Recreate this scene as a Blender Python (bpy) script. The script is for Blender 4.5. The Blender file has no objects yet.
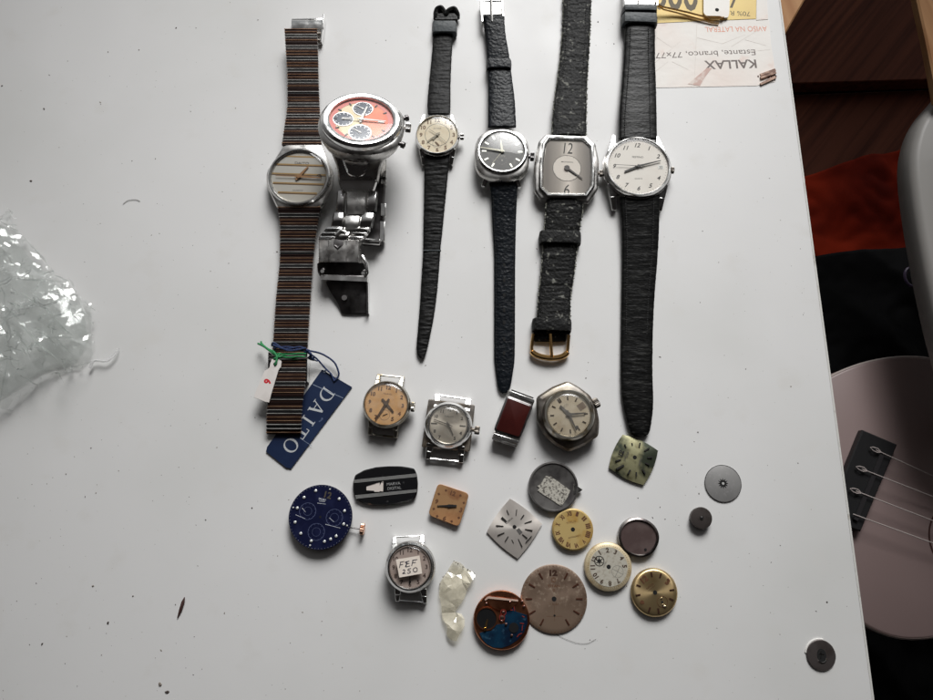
import bpy, math, random
from mathutils import Vector, Matrix, noise
random.seed(7)
S = 0.001                                   # all builders work in millimetres
R = math.radians
scene = bpy.context.scene
C = scene.collection

# ------------------------------------------------------------------ camera
H, TILT, F = 322.0, R(13.0), 690.0          # camera height above table (mm), tilt, focal length in photo px
cam = bpy.data.objects.new('camera', bpy.data.cameras.new('camera'))
cam.data.sensor_width = 36; cam.data.lens = 36 * F / 933
cam.data.clip_start = 0.01; cam.data.clip_end = 50
cam.location = (0, 0, H * S); cam.rotation_euler = (TILT, 0, 0)
C.objects.link(cam); scene.camera = cam

# ------------------------------------------------------------------ room light (soft grey room, brighter at the window side)
w = bpy.data.worlds.new('World'); scene.world = w; w.use_nodes = True
nt = w.node_tree; bg = nt.nodes['Background']
tc = nt.nodes.new('ShaderNodeTexCoord'); sx = nt.nodes.new('ShaderNodeSeparateXYZ'); rp = nt.nodes.new('ShaderNodeValToRGB')
nt.links.new(tc.outputs['Generated'], sx.inputs[0]); nt.links.new(sx.outputs['Y'], rp.inputs[0]); nt.links.new(rp.outputs[0], bg.inputs[0])
rp.color_ramp.elements[0].position = 0.0; rp.color_ramp.elements[0].color = (.035, .031, .03, 1)
rp.color_ramp.elements[1].position = 1.0; rp.color_ramp.elements[1].color = (.95, .98, 1.0, 1)
em = rp.color_ramp.elements.new(.30); em.color = (.38, .365, .36, 1)
bg.inputs[1].default_value = .31

def area(name, loc, target, sx_, sy_, power, col):
    l = bpy.data.lights.new(name, 'AREA'); l.shape = 'RECTANGLE'; l.size = sx_; l.size_y = sy_; l.energy = power; l.color = col
    o = bpy.data.objects.new(name, l); C.objects.link(o); o.location = loc
    o.rotation_euler = (Vector(target) - Vector(loc)).to_track_quat('-Z', 'Y').to_euler()
    return o
win = area('window_light', (.17, .84, .56), (0.015, .10, 0), .66, .48, 1.5, (1.0, .995, .985)); win.data.spread = R(43)
scene.view_settings.view_transform = 'Standard'; scene.view_settings.look = 'None'
scene.view_settings.exposure = 0.0; scene.view_settings.gamma = 1
scene.cycles.transparent_max_bounces = 16

# ------------------------------------------------------------------ pixel -> place
ct, st = math.cos(TILT), math.sin(TILT)
def ray(px, py):
    dx, dy = (px - 466.5) / F, -(py - 350) / F
    return Vector((dx, dy * ct + st, dy * st - ct))
def P(px, py, z=0.0):
    d = ray(px, py); s = (z - H) / d.z
    return Vector((d.x * s, d.y * s, z))
def K(px, py, z=0.0):                       # mm per photo pixel there
    return (z - H) / ray(px, py).z / F

# ------------------------------------------------------------------ materials
def nodes_of(name):
    m = bpy.data.materials.new(name); m.use_nodes = True
    return m, m.node_tree, m.node_tree.nodes['Principled BSDF']
def c4(c): return (c[0], c[1], c[2], 1)
def noise_fac(nt, scale, lo, hi, detail=4, stretch=None, rot=0, seed=0, kind='noise'):
    tc = nt.nodes.new('ShaderNodeTexCoord'); mp = nt.nodes.new('ShaderNodeMapping')
    nt.links.new(tc.outputs['Object'], mp.inputs[0])
    mp.inputs['Location'].default_value = (seed * 1.37, seed * .71, 0)
    mp.inputs['Rotation'].default_value = (0, 0, rot)
    mp.inputs['Scale'].default_value = stretch or (1, 1, 1)
    if rot:                                  # grain along a slanted direction: rotate first, then stretch
        mp.vector_type = 'TEXTURE'; mp.inputs['Rotation'].default_value = (0, 0, -rot); mp.inputs['Scale'].default_value = tuple(1 / q for q in (stretch or (1, 1, 1)))
    if kind == 'voronoi':
        t = nt.nodes.new('ShaderNodeTexVoronoi'); t.inputs['Scale'].default_value = scale; out = t.outputs['Distance']
    elif kind == 'wave':
        t = nt.nodes.new('ShaderNodeTexWave'); t.inputs['Scale'].default_value = scale; t.inputs['Distortion'].default_value = 3.5
        t.inputs['Detail'].default_value = 3; t.inputs['Detail Scale'].default_value = .6; out = t.outputs['Fac']
    else:
        t = nt.nodes.new('ShaderNodeTexNoise'); t.inputs['Scale'].default_value = scale; t.inputs['Detail'].default_value = detail; out = t.outputs['Fac']
    nt.links.new(mp.outputs[0], t.inputs['Vector'])
    r = nt.nodes.new('ShaderNodeMapRange'); r.inputs['From Min'].default_value = lo; r.inputs['From Max'].default_value = hi
    nt.links.new(out, r.inputs['Value'])
    return r.outputs[0]
def mat(name, col, met=0., rough=.5, var=(), bump=(), rvar=None, coat=0., spec=.5, aniso=0.):
    m, nt, b = nodes_of(name)
    b.inputs['Base Color'].default_value = c4(col); b.inputs['Metallic'].default_value = met
    b.inputs['Roughness'].default_value = rough; b.inputs['Coat Weight'].default_value = coat
    b.inputs['Specular IOR Level'].default_value = spec
    prev = None
    for v in var:                            # (scale, colour2, lo, hi[, stretch, seed, kind])
        f = noise_fac(nt, v[0], v[2], v[3], 5, v[4] if len(v) > 4 else None, v[7] if len(v) > 7 else 0, v[5] if len(v) > 5 else 0, v[6] if len(v) > 6 else 'noise')
        mx = nt.nodes.new('ShaderNodeMixRGB'); nt.links.new(f, mx.inputs[0])
        if prev: nt.links.new(prev, mx.inputs[1])
        else: mx.inputs[1].default_value = c4(col)
        mx.inputs[2].default_value = c4(v[1]); prev = mx.outputs[0]
    if prev: nt.links.new(prev, b.inputs['Base Color'])
    if rvar:
        f = noise_fac(nt, rvar[0], .3, .7, 4, None, 0, 5)
        r = nt.nodes.new('ShaderNodeMapRange'); r.inputs['To Min'].default_value = rvar[1]; r.inputs['To Max'].default_value = rvar[2]
        nt.links.new(f, r.inputs['Value']); nt.links.new(r.outputs[0], b.inputs['Roughness'])
    pn = None
    for q in bump:                           # (scale, distance mm[, stretch, kind])
        f = noise_fac(nt, q[0], 0, 1, 4, q[2] if len(q) > 2 else None, 0, 3, q[3] if len(q) > 3 else 'noise')
        bn = nt.nodes.new('ShaderNodeBump'); bn.inputs['Distance'].default_value = q[1] * S; bn.inputs['Strength'].default_value = 1
        nt.links.new(f, bn.inputs['Height'])
        if pn: nt.links.new(pn, bn.inputs['Normal'])
        pn = bn.outputs[0]
    if pn: nt.links.new(pn, b.inputs['Normal'])
    return m
def clear(name, tint=(1, 1, 1), gloss=1.0, rough=.03, ior=1.5, haze=None, bump=None):
    m = bpy.data.materials.new(name); m.use_nodes = True; nt = m.node_tree
    nt.nodes.clear(); out = nt.nodes.new('ShaderNodeOutputMaterial')
    t = nt.nodes.new('ShaderNodeBsdfTransparent'); t.inputs[0].default_value = c4(tint)
    g = nt.nodes.new('ShaderNodeBsdfGlossy'); g.inputs['Roughness'].default_value = rough
    fr = nt.nodes.new('ShaderNodeFresnel'); fr.inputs[0].default_value = ior
    ge = nt.nodes.new('ShaderNodeNewGeometry'); im = nt.nodes.new('ShaderNodeMapRange')   # same reflectance from both sides of the film
    im.inputs['To Min'].default_value = ior; im.inputs['To Max'].default_value = 1 / ior
    nt.links.new(ge.outputs['Backfacing'], im.inputs['Value']); nt.links.new(im.outputs[0], fr.inputs[0])
    mx = nt.nodes.new('ShaderNodeMixShader'); base = t.outputs[0]
    if haze:                                 # (colour, amount)
        d = nt.nodes.new('ShaderNodeBsdfDiffuse'); d.inputs[0].default_value = c4(haze[0])
        m2 = nt.nodes.new('ShaderNodeMixShader')
        f = noise_fac(nt, haze[2], .3, .75, 5)
        mu = nt.nodes.new('ShaderNodeMath'); mu.operation = 'MULTIPLY'; mu.inputs[1].default_value = haze[1]
        nt.links.new(f, mu.inputs[0]); nt.links.new(mu.outputs[0], m2.inputs[0])
        nt.links.new(t.outputs[0], m2.inputs[1]); nt.links.new(d.outputs[0], m2.inputs[2]); base = m2.outputs[0]
    mu = nt.nodes.new('ShaderNodeMath'); mu.operation = 'MULTIPLY'; mu.inputs[1].default_value = gloss
    nt.links.new(fr.outputs[0], mu.inputs[0]); nt.links.new(mu.outputs[0], mx.inputs[0])
    nt.links.new(base, mx.inputs[1]); nt.links.new(g.outputs[0], mx.inputs[2]); nt.links.new(mx.outputs[0], out.inputs[0])
    if bump:
        f = noise_fac(nt, bump[0], 0, 1, 4); bn = nt.nodes.new('ShaderNodeBump'); bn.inputs['Distance'].default_value = bump[1] * S
        nt.links.new(f, bn.inputs['Height']); nt.links.new(bn.outputs[0], g.inputs['Normal'])
    return m

X = {}
X['laminate'] = mat('white_laminate', (.70, .696, .69), rough=.42, var=[(9, (.64, .64, .625), .45, .75), (55, (.66, .65, .63), .6, .8), (700, (.5, .48, .44), .70, .78)], bump=[(1500, .012), (90, .03)], rvar=(25, .36, .5))
X['edge'] = mat('worn_edge_band', (.62, .61, .58), rough=.5, var=[(120, (.35, .32, .28), .6, .75)])
X['steel'] = mat('brushed_steel', (.64, .63, .61), 1, .27, var=[(140, (.45, .43, .41), .45, .7)], bump=[(900, .01), (60, .02)], rvar=(250, .2, .42))
X['steel_bright'] = mat('polished_steel', (.80, .80, .79), 1, .16, var=[(120, (.5, .49, .47), .5, .75)], bump=[(500, .006)], rvar=(200, .1, .28))
X['steel_dirty'] = mat('tarnished_steel', (.30, .275, .25), 1, .38, var=[(160, (.16, .13, .10), .42, .65), (60, (.42, .38, .3), .6, .8)], bump=[(500, .03)], rvar=(200, .3, .55))
X['chrome_worn'] = mat('worn_chrome', (.45, .43, .38), 1, .3, var=[(180, (.22, .18, .12), .5, .62), (90, (.55, .5, .4), .6, .8)], bump=[(450, .02)])
X['steel_dark'] = mat('dark_steel', (.22, .21, .21), 1, .35, var=[(150, (.05, .045, .045), .4, .7)], bump=[(400, .015)])
X['gold'] = mat('gilt_brass', (.80, .50, .20), 1, .2, var=[(120, (.5, .28, .1), .5, .75)], bump=[(500, .01)])
X['copper'] = mat('copper_plate', (.62, .25, .13), 1, .3, var=[(150, (.3, .1, .05), .45, .7)], bump=[(500, .02)])
X['silver_bar'] = mat('silver_bar', (.66, .65, .62), .6, .3, var=[(300, (.45, .44, .42), .45, .65)])
X['copper_bar'] = mat('copper_toned_bar', (.48, .29, .18), .5, .3, var=[(200, (.25, .13, .08), .4, .7)])
X['brown_bar'] = mat('brown_lacquered_bar', (.035, .016, .013), .3, .35)
X['black_gap'] = mat('black_gap', (.008, .008, .009), .2, .45)
X['glass'] = clear('watch_crystal', (.98, .98, .97), 1.0, .03, 1.5)
X['glass_scr'] = clear('scratched_crystal', (.94, .92, .88), 1.2, .12, 1.5, haze=((.75, .72, .66), .16, 300), bump=(700, .01))
X['glass_glare'] = clear('flat_mineral_crystal', (.98, .98, .98), .8, .02, 1.42, haze=((.9, .88, .85), .04, 60))
def leather(name, col, worn, sc=(1, 1, 1), b1=.35, b2=.12, rough=.5, lo=.55, hi=.8, ws=500):
    return mat(name, col, rough=rough, var=[(ws, worn, lo, hi, sc)], bump=[(210, b1 * .7, (.5, 1.7, 1)), (60, b1 * .8, (.6, 1.6, 1)), (900, b2, sc), (600, b2, (1, 1, 1), 'voronoi')], spec=.15)
X['leather_grain'] = leather('black_ribbed_leather', (.006, .006, .006), (.022, .021, .02), (.3, 2.5, 1), .7, .1)
X['leather_blue'] = leather('blue_black_leather', (.004, .0055, .008), (.018, .023, .029), (1, 1, 1), .35, .16, .36)
X['leather_worn'] = leather('cracked_black_leather', (.006, .006, .006), (.17, .17, .15), (1, 1, 1), .22, .2, .55, .60, .70, 420)
X['leather_black'] = leather('creased_black_leather', (.004, .004, .004), (.05, .05, .047), (.5, 2.4, 1), .4, .06, .38)
X['leather_grey'] = leather('grey_sheen_leather', (.06, .068, .072), (.12, .13, .13), (1, 1, 1), .12, .08, .4)
X['thread'] = mat('black_thread', (.004, .004, .004), rough=.8)
X['thread_pale'] = mat('frayed_pale_edge', (.34, .34, .29), rough=.85, var=[(900, (.03, .03, .03), .45, .6)], bump=[(1200, .1)])
X['ink'] = mat('black_print', (.012, .011, .010), rough=.5)
X['ink_soft'] = mat('grey_print', (.10, .095, .09), rough=.5)
X['ink_brown'] = mat('brown_print', (.11, .045, .02), rough=.5)
X['ink_red'] = mat('red_print', (.55, .02, .03), rough=.5)
X['ink_orange'] = mat('faded_orange_print', (.75, .30, .20), rough=.6)
X['white_paint'] = mat('white_print', (.75, .75, .72), rough=.4)
X['lume'] = mat('cream_lume', (.62, .60, .47), rough=.5)
X['hole'] = mat('dark_hole', (.004, .004, .004), rough=.9)

# ------------------------------------------------------------------ things and mesh builder
BASE = {}
def thing(name, label, cat, px, py, cw=0, group=None):
    o = bpy.data.objects.new(name, None); o.empty_display_size = .005
    p = P(px, py, 0); o.location = p * S; o.rotation_euler = (0, 0, -R(cw)); o['label'] = label; o['category'] = cat
    group = group or {'wristwatch': 'wristwatches laid in a row', 'watch head': 'strapless watch heads', 'watch dial': 'loose watch dials', 'watch movement': 'bare watch movements', 'hair': 'stray hairs'}.get(cat)
    if group: o['group'] = group
    C.objects.link(o)
    BASE[o] = (Matrix.Translation(p) @ Matrix.Rotation(-R(cw), 4, 'Z'))
    return o
def loc(root, px, py, z=0):                 # photo point -> thing's own frame
    return BASE[root].inverted() @ P(px, py, z)
def circ(r, n=64, cx=0, cy=0, ry=None, a0=0):
    ry = ry or r
    return [(cx + r * math.sin(a0 + 2 * math.pi * i / n), cy + ry * math.cos(a0 + 2 * math.pi * i / n)) for i in range(n)][::-1]
def superell(a, b, p, n=72, cx=0, cy=0):
    o = []
    for i in range(n):
        t = 2 * math.pi * i / n; c, s = math.cos(t), math.sin(t)
        o.append((cx + a * math.copysign(abs(c) ** (2 / p), c), cy + b * math.copysign(abs(s) ** (2 / p), s)))
    return o
def ccw(poly):
    a = sum(poly[i][0] * poly[(i + 1) % len(poly)][1] - poly[(i + 1) % len(poly)][0] * poly[i][1] for i in range(len(poly)))
    return list(poly) if a > 0 else list(poly)[::-1]
def roundpoly(poly, r, seg=4):
    poly = ccw([tuple(p[:2]) for p in poly]); n = len(poly); out = []
    for i in range(n):
        p0, p1, p2 = Vector(poly[i - 1]), Vector(poly[i]), Vector(poly[(i + 1) % n])
        d0, d1 = (p0 - p1), (p2 - p1); rr = min(r, d0.length * .45, d1.length * .45)
        a, b = p1 + d0.normalized() * rr, p1 + d1.normalized() * rr
        for k in range(seg + 1):
            t = k / seg; q = a * (1 - t) ** 2 + p1 * 2 * t * (1 - t) + b * t * t; out.append((q.x, q.y))
    return out
def grow(poly, d):                          # offset (convex) outline outward by d
    n = len(poly); out = []
    for i in range(n):
        a, b, c = Vector(poly[i - 1]), Vector(poly[i]), Vector(poly[(i + 1) % n])
        e0, e1 = (b - a), (c - b)
        if e0.length < 1e-6 or e1.length < 1e-6: e0 = e1 = (c - a)
        n0 = Vector((e0.y, -e0.x)).normalized(); n1 = Vector((e1.y, -e1.x)).normalized()
        m = (n0 + n1).normalized(); out.append(tuple(b + m * d / max(.6, m.dot(n0))))
    return out
GL = {}
def glyph(s, font_shear=0, off=0):
    k = (s, font_shear, off)
    if k not in GL:
        c = bpy.data.curves.new('t', 'FONT'); c.body = s; c.size = 1; c.align_x = 'CENTER'; c.align_y = 'CENTER'; c.shear = font_shear; c.offset = off
        c.resolution_u = 3
        o = bpy.data.objects.new('t', c); me = bpy.data.meshes.new_from_object(o)
        vs = [tuple(v.co) for v in me.vertices]; fs = [tuple(p.vertices) for p in me.polygons]
        if vs:
            x0 = min(v[0] for v in vs); x1 = max(v[0] for v in vs); y0 = min(v[1] for v in vs); y1 = max(v[1] for v in vs)
            vs = [(v[0] - (x0 + x1) / 2, v[1] - (y0 + y1) / 2) for v in vs]
        else: x0 = x1 = y0 = y1 = 0
        GL[k] = (vs, fs, x1 - x0, y1 - y0)
        bpy.data.objects.remove(o); bpy.data.curves.remove(c); bpy.data.meshes.remove(me)
    return GL[k]

class M:
    def __init__(s): s.v = []; s.f = []; s.mi = []; s.cur = 0
    def add(s, vs, fs):
        o = len(s.v); s.v += [tuple(v) for v in vs]; s.f += [tuple(i + o for i in f) for f in fs]; s.mi += [s.cur] * len(fs)
    def loft(s, rings, cap0=True, cap1=True):
        n = len(rings[0]); vs = [p for r in rings for p in r]; fs = []
        for k in range(len(rings) - 1):
            for i in range(n):
                j = (i + 1) % n; fs.append((k * n + i, k * n + j, (k + 1) * n + j, (k + 1) * n + i))
        if cap0: fs.append(tuple(range(n))[::-1])
        if cap1: fs.append(tuple((len(rings) - 1) * n + i for i in range(n)))
        s.add(vs, fs); return s
    def solid(s, poly, levels, cap0=True, cap1=True):    # levels: (offset, z)
        poly = ccw(poly)
        s.loft([[(x, y, z) for x, y in (grow(poly, d) if d else poly)] for d, z in levels], cap0, cap1); return s
    def prism(s, poly, z0, z1, b=0):
        lv = [(0, z0), (0, z1)] if not b else [(-b, z0), (0, z0 + b), (0, z1 - b), (-b, z1)]
        return s.solid(poly, lv)
    def lathe(s, prof, n=64, cx=0, cy=0, cap0=True, cap1=True, sx=1, sy=1):
        s.loft([[(x * sx + cx, y * sy + cy, z) for x, y in ccw(circ(max(r, .001), n))] for r, z in prof], cap0, cap1); return s
    def ring(s, prof, n=64, cx=0, cy=0, sx=1, sy=1):     # closed profile revolved
        p = list(prof) + [prof[0]]; return s.lathe(p, n, cx, cy, False, False, sx, sy)
    def oring(s, poly, prof):                            # closed profile along an outline
        poly = ccw(poly); p = list(prof) + [prof[0]]
        return s.loft([[(x, y, z) for x, y in (grow(poly, d) if d else poly)] for d, z in p], False, False)
    def wedge(s, p0, p1, w0, w1, b0, t0, b1, t1):
        p0, p1 = Vector(p0[:2]), Vector(p1[:2]); d = (p1 - p0).normalized(); n = Vector((-d.y, d.x))
        r = []
        for p, w_, b, t in ((p0, w0, b0, t0), (p1, w1, b1, t1)):
            a, c = p + n * w_ / 2, p - n * w_ / 2
            r.append([(a.x, a.y, b), (c.x, c.y, b), (c.x, c.y, t), (a.x, a.y, t)])
        return s.loft(r)
    def box(s, cx, cy, w_, h, z0, z1, a=0):
        d = Vector((math.sin(R(a)), math.cos(R(a)))) * h / 2
        return s.wedge((cx - d.x, cy - d.y), (cx + d.x, cy + d.y), w_, w_, z0, z1, z0, z1)
    def tube(s, pts, r, n=8, flat=1.0):
        pts = [Vector(p) for p in pts]; rings = []
        for i, p in enumerate(pts):
            d = (pts[min(i + 1, len(pts) - 1)] - pts[max(i - 1, 0)]).normalized()
            u = d.cross(Vector((0, 0, 1))); u = u.normalized() if u.length > 1e-3 else Vector((1, 0, 0))
            v = u.cross(d); rr = r[i] if isinstance(r, (list, tuple)) else r
            rings.append([tuple(p + u * rr * math.cos(2 * math.pi * k / n) + v * rr * flat * math.sin(2 * math.pi * k / n)) for k in range(n)])
        return s.loft(rings)
    def knurl(s, p0, p1, r, n=40, depth=.12):
        p0, p1 = Vector(p0), Vector(p1); d = (p1 - p0).normalized(); u = d.cross(Vector((0, 0, 1))).normalized(); v = u.cross(d); rings = []
        for t, q in ((0, .86), (.12, 1), (.85, 1), (1, .84)):
            c = p0.lerp(p1, t)
            rings.append([tuple(c + (u * math.cos(2 * math.pi * k / n) + v * math.sin(2 * math.pi * k / n)) * r * q * (1 - depth * (k % 2))) for k in range(n)])
        return s.loft(rings)
    def text(s, body, cx, cy, z, h, rot=0, shear=0, off=0, wid=None, th=.04, world=False):
        vs, fs, gw, gh = glyph(body, shear, off)
        if not vs: return s
        k = h / gh; kx = (wid / gw) if wid else k
        c, sn = math.cos(-R(rot)), math.sin(-R(rot))
        vv = [(cx + c * x * kx - sn * y * k, cy + sn * x * kx + c * y * k, z) for x, y in vs]
        s.add(vv, fs); return s
    def mark(s, h, r0, r1, w_, z0, z1, w2=None, a0=0, cx=0, cy=0):
        a = R(h * 30 + a0); d = (math.sin(a), math.cos(a))
        return s.wedge((cx + d[0] * r0, cy + d[1] * r0), (cx + d[0] * r1, cy + d[1] * r1), w_, w2 or w_, z0, z1, z0, z1)
    def done(s, name, mats, parent=None, pre=None, world=False, ang=35, bevel=0, flat=False):
        if not isinstance(mats, (list, tuple)): mats = [mats]
        me = bpy.data.meshes.new(name)
        T = Matrix.Identity(4)
        if pre is not None: T = pre
        if world: T = BASE[root_of(parent)].inverted() @ T
        me.from_pydata([tuple((T @ Vector(v)) * S) for v in s.v], [], s.f)
        for m_ in mats: me.materials.append(X[m_] if isinstance(m_, str) else m_)
        me.polygons.foreach_set('material_index', s.mi)
        me.update()
        if not flat:
            me.polygons.foreach_set('use_smooth', [True] * len(me.polygons)); me.set_sharp_from_angle(angle=R(ang))
        o = bpy.data.objects.new(name, me); C.objects.link(o)
        if parent: o.parent = parent
        if bevel:
            b = o.modifiers.new('bevel', 'BEVEL'); b.width = bevel * S; b.segments = 2; b.limit_method = 'ANGLE'; b.angle_limit = R(40)
        return o
def root_of(o):
    while o.parent: o = o.parent
    return o
def tag(o, label, cat, group=None, kind=None):
    if label: o['label'] = label; o['category'] = cat
    if group: o['group'] = group
    if kind: o['kind'] = kind
    return o
def lerp_rows(rows, n):
    """rows (pxL, pxR, py, z) -> n smooth samples"""
    ys = [0]
    for a, b in zip(rows, rows[1:]): ys.append(ys[-1] + max(1e-3, math.hypot(b[2] - a[2], (b[3] - a[3]) * 2)))
    out = []
    for k in range(n):
        t = ys[-1] * k / (n - 1); i = max(j for j in range(len(ys)) if ys[j] <= t + 1e-9); i = min(i, len(rows) - 2)
        u = (t - ys[i]) / (ys[i + 1] - ys[i])
        p0, p1, p2, p3 = rows[max(i - 1, 0)], rows[i], rows[i + 1], rows[min(i + 2, len(rows) - 1)]
        q = []
        for c in range(4):
            m1 = (p2[c] - p0[c]) / 2 if i > 0 else p2[c] - p1[c]; m2 = (p3[c] - p1[c]) / 2 if i + 2 < len(rows) else p2[c] - p1[c]
            m1 = max(-abs(p2[c] - p1[c]) * 2, min(abs(p2[c] - p1[c]) * 2, m1)); m2 = max(-abs(p2[c] - p1[c]) * 2, min(abs(p2[c] - p1[c]) * 2, m2))
            q.append((2 * u ** 3 - 3 * u ** 2 + 1) * p1[c] + (u ** 3 - 2 * u ** 2 + u) * m1 + (-2 * u ** 3 + 3 * u ** 2) * p2[c] + (u ** 3 - u ** 2) * m2)
        out.append(q)
    return out
def strap(name, rows, th, mt, parent, pad=.35, rib=0, edge=.12, n=None, label=None, seed=0):
    """leather strap: rounded padded section swept along photo edges; world coordinates"""
    n = n or int(abs(rows[-1][2] - rows[0][2]) / 1.1) + 6
    us = [-1, -.97, -.9, -.78, -.5, -.2, .2, .5, .78, .9, .97, 1]
    rings = []
    for k, (l, r, y, z) in enumerate(lerp_rows(rows, n)):
        jl = noise.noise(Vector((k * .35, 3.1 + seed, 0))) * edge; jr = noise.noise(Vector((k * .35, 8.7 + seed, 0))) * edge
        L, Rr = P(l, y, z), P(r, y, z); L.x += jl; Rr.x += jr; c = (L + Rr) / 2; hw = (Rr - L) / 2
        rg = []
        for u in us:
            t = th * (.62 + pad * (1 - abs(u) ** 4)) if abs(u) < 1 else th * .35
            t += rib * noise.noise(Vector((u * .8 + seed, k * .9, 1.3))) * (1 - abs(u) ** 6)
            q = c + hw * u; rg.append((q.x, q.y, q.z + t))
        rg.append((Rr.x, Rr.y, z + .12)); rg.append((Rr.x - .3, Rr.y, z)); rg.append((L.x + .3, L.y, z)); rg.append((L.x, L.y, z + .12))
        rings.append(rg[::-1])
    m = M(); m.loft(rings)
    o = m.done(name, mt, parent, world=True, ang=60)
    if label: o['label'] = label
    return o
def stitches(name, rows, inset, th, parent, mt='thread', step=2.3, wpx=.8, length=.62, sides=(0, 1)):
    m = M(); tot = abs(rows[-1][2] - rows[0][2]); n = int(tot / step); sm = lerp_rows(rows, n * 2 + 1)
    for k in range(0, n * 2 - 1, 2):
        a = sm[k]; b = sm[k + 1]
        b = [a[i] + (b[i] - a[i]) * 2 * length for i in range(4)]
        for sd in sides:
            xa = a[0] + inset if sd == 0 else a[1] - inset; xb = b[0] + inset if sd == 0 else b[1] - inset
            p, q = P(xa, a[2], a[3] + th), P(xb, b[2], b[3] + th)
            m.wedge(p, q, wpx * .5, wpx * .5, p.z - .2, p.z + .12, q.z - .2, q.z + .12)
    return m.done(name, mt, parent, world=True, flat=True)
def keeper(name, l, r, y0, y1, z0, z1, mt, parent, th=1.1, skew=0):
    """strap loop crossing from pixel row y0 to y1, enclosing heights z0..z1"""
    m = M(); n = 5
    rings = []
    for k in range(n):
        t = k / (n - 1); y = y0 + (y1 - y0) * t
        L, Rr = P(l, y, (z0 + z1) / 2), P(r, y + skew, (z0 + z1) / 2)
        e = .18 if k in (0, n - 1) else 0
        x0, x1, yy0, yy1 = L.x + e, Rr.x - e, L.y, Rr.y
        rg = []
        for (u, zz) in ((0, z0), (0, z0 + (z1 - z0) * .55), (.05, z1 - .25), (.14, z1), (.86, z1), (.95, z1 - .25), (1, z0 + (z1 - z0) * .55), (1, z0)):
            rg.append((x0 + (x1 - x0) * u, yy0 + (yy1 - yy0) * u, zz - (e if zz == z1 else 0)))
        rings.append(rg)
    m.loft(rings)
    return m.done(name, mt, parent, world=True, ang=50)

# --- watch parts in the thing's own frame (12 o'clock = +Y)
def crystal(W, r, z, dome, mt='glass', pre=None, sy=1):
    m = M(); pr = [(r, z)] + [(r * math.cos(t), z + .35 + dome * math.sin(t)) for t in [R(a) for a in (0, 12, 25, 40, 55, 70, 82)]]
    m.lathe(pr, 64, cap0=False, sy=sy); return m.done('crystal', mt, W, pre=pre, ang=50)
def hand(m, ang, L, tail, w0, w1, z, th=.18, cx=0, cy=0, tip=0):
    a = R(ang); d = (math.sin(a), math.cos(a))
    m.wedge((cx - d[0] * tail, cy - d[1] * tail), (cx, cy), w0 * .7, w0, z, z + th, z, z + th)
    m.wedge((cx, cy), (cx + d[0] * L, cy + d[1] * L), w0, w1, z + .001, z + th + .001, z + .001, z + th + .001)
    return m
def dial_disc(name, r, z, mt, parent, th=.4, pre=None, sx=1, sy=1, rim=0):
    m = M(); m.lathe([(r - .15, z - th), (r, z - th + .1), (r, z - .08), (r - .1, z)], 96, sx=sx, sy=sy); return m.done(name, mt, parent, pre=pre)
def numerals(m, items, r, z, h, shear=0, off=0, sy=1, rotf=None, wid=None):
    for hh, s_ in items:
        a = R(hh * 30); m.text(s_, r * math.sin(a), r * sy * math.cos(a), z, h, rot=(rotf(hh) if rotf else 0), shear=shear, off=off)
def lug(m, x0, y0, x1, y1, w0, w1, zt0, zt1, zb0=1.5, zb1=.2):
    """curved lug in three steps from case to tip"""
    xm, ym = (x0 + x1) / 2, (y0 + y1) / 2
    m.wedge((x0, y0), (xm, ym), w0, (w0 + w1) / 2, zb0, zt0, (zb0 + zb1) / 2, zt0 * .55 + zt1 * .45)
    m.wedge((xm, ym), (x1, y1), (w0 + w1) / 2, w1, (zb0 + zb1) / 2, zt0 * .55 + zt1 * .45 - .01, zb1, zt1)
def crown(W, x, y, z, r, L, mt='steel', a=90, stem=1.2, pre=None, mat_stem=None):
    d = Vector((math.sin(R(a)), math.cos(R(a)), 0)); p = Vector((x, y, z)); m = M()
    m.tube([p - d * stem, p + d * .1], r * .45, 10); m.knurl(p, p + d * L, r)
    return m.done('crown', mt, W, pre=pre)
def tick_ring(m, r0, r1, w_, z, n=60, skip5=False):
    for i in range(n):
        if skip5 and i % 5 == 0: continue
        m.mark(i * 12 / n, r0, r1, w_, z, z + .02)
def blob(m, x, y, z, r, h=.5, n=6, a=None, el=1):
    a = random.uniform(0, 6.28) if a is None else a; c, s_ = math.cos(a), math.sin(a); pts = []
    for i in range(n):
        t = 2 * math.pi * i / n; q = r * random.uniform(.65, 1.2); u, v = q * math.cos(t) * el, q * math.sin(t)
        pts.append((x + u * c - v * s_, y + u * s_ + v * c))
    m.loft([[(px, py, z) for px, py in pts], [((px - x) * .6 + x, (py - y) * .6 + y, z + h) for px, py in pts]], False, True)
def sheet(name, corners_px, z, nx, ny, amp, mt, parent=None, fscale=.05, th=0, seed=0):
    """soft cloth spread between four photo corners at height z (mm), with folds"""
    m = M(); a, b, c, d = [P(*q, z) for q in corners_px]; vs = []; fs = []
    for j in range(ny + 1):
        for i in range(nx + 1):
            u, v = i / nx, j / ny; p = a.lerp(b, u).lerp(d.lerp(c, u), v)
            q = Vector((p.x * fscale, p.y * fscale, seed))
            h = noise.noise(q) + .5 * abs(noise.noise(q * 2.3)) + .6 * (1 - abs(noise.noise(Vector((p.x * fscale * .6 + p.y * fscale * .5, (p.y - p.x * .4) * fscale * .15, seed + 4)))) * 3)
            vs.append((p.x, p.y, p.z + h * amp))
    for j in range(ny):
        for i in range(nx):
            k = j * (nx + 1) + i; fs.append((k, k + nx + 1, k + nx + 2, k + 1))
    m.add(vs, fs); o = m.done(name, mt, parent, ang=80, world=bool(parent))
    if th: s_ = o.modifiers.new('thickness', 'SOLIDIFY'); s_.thickness = th * S; s_.offset = -1
    return o

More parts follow.
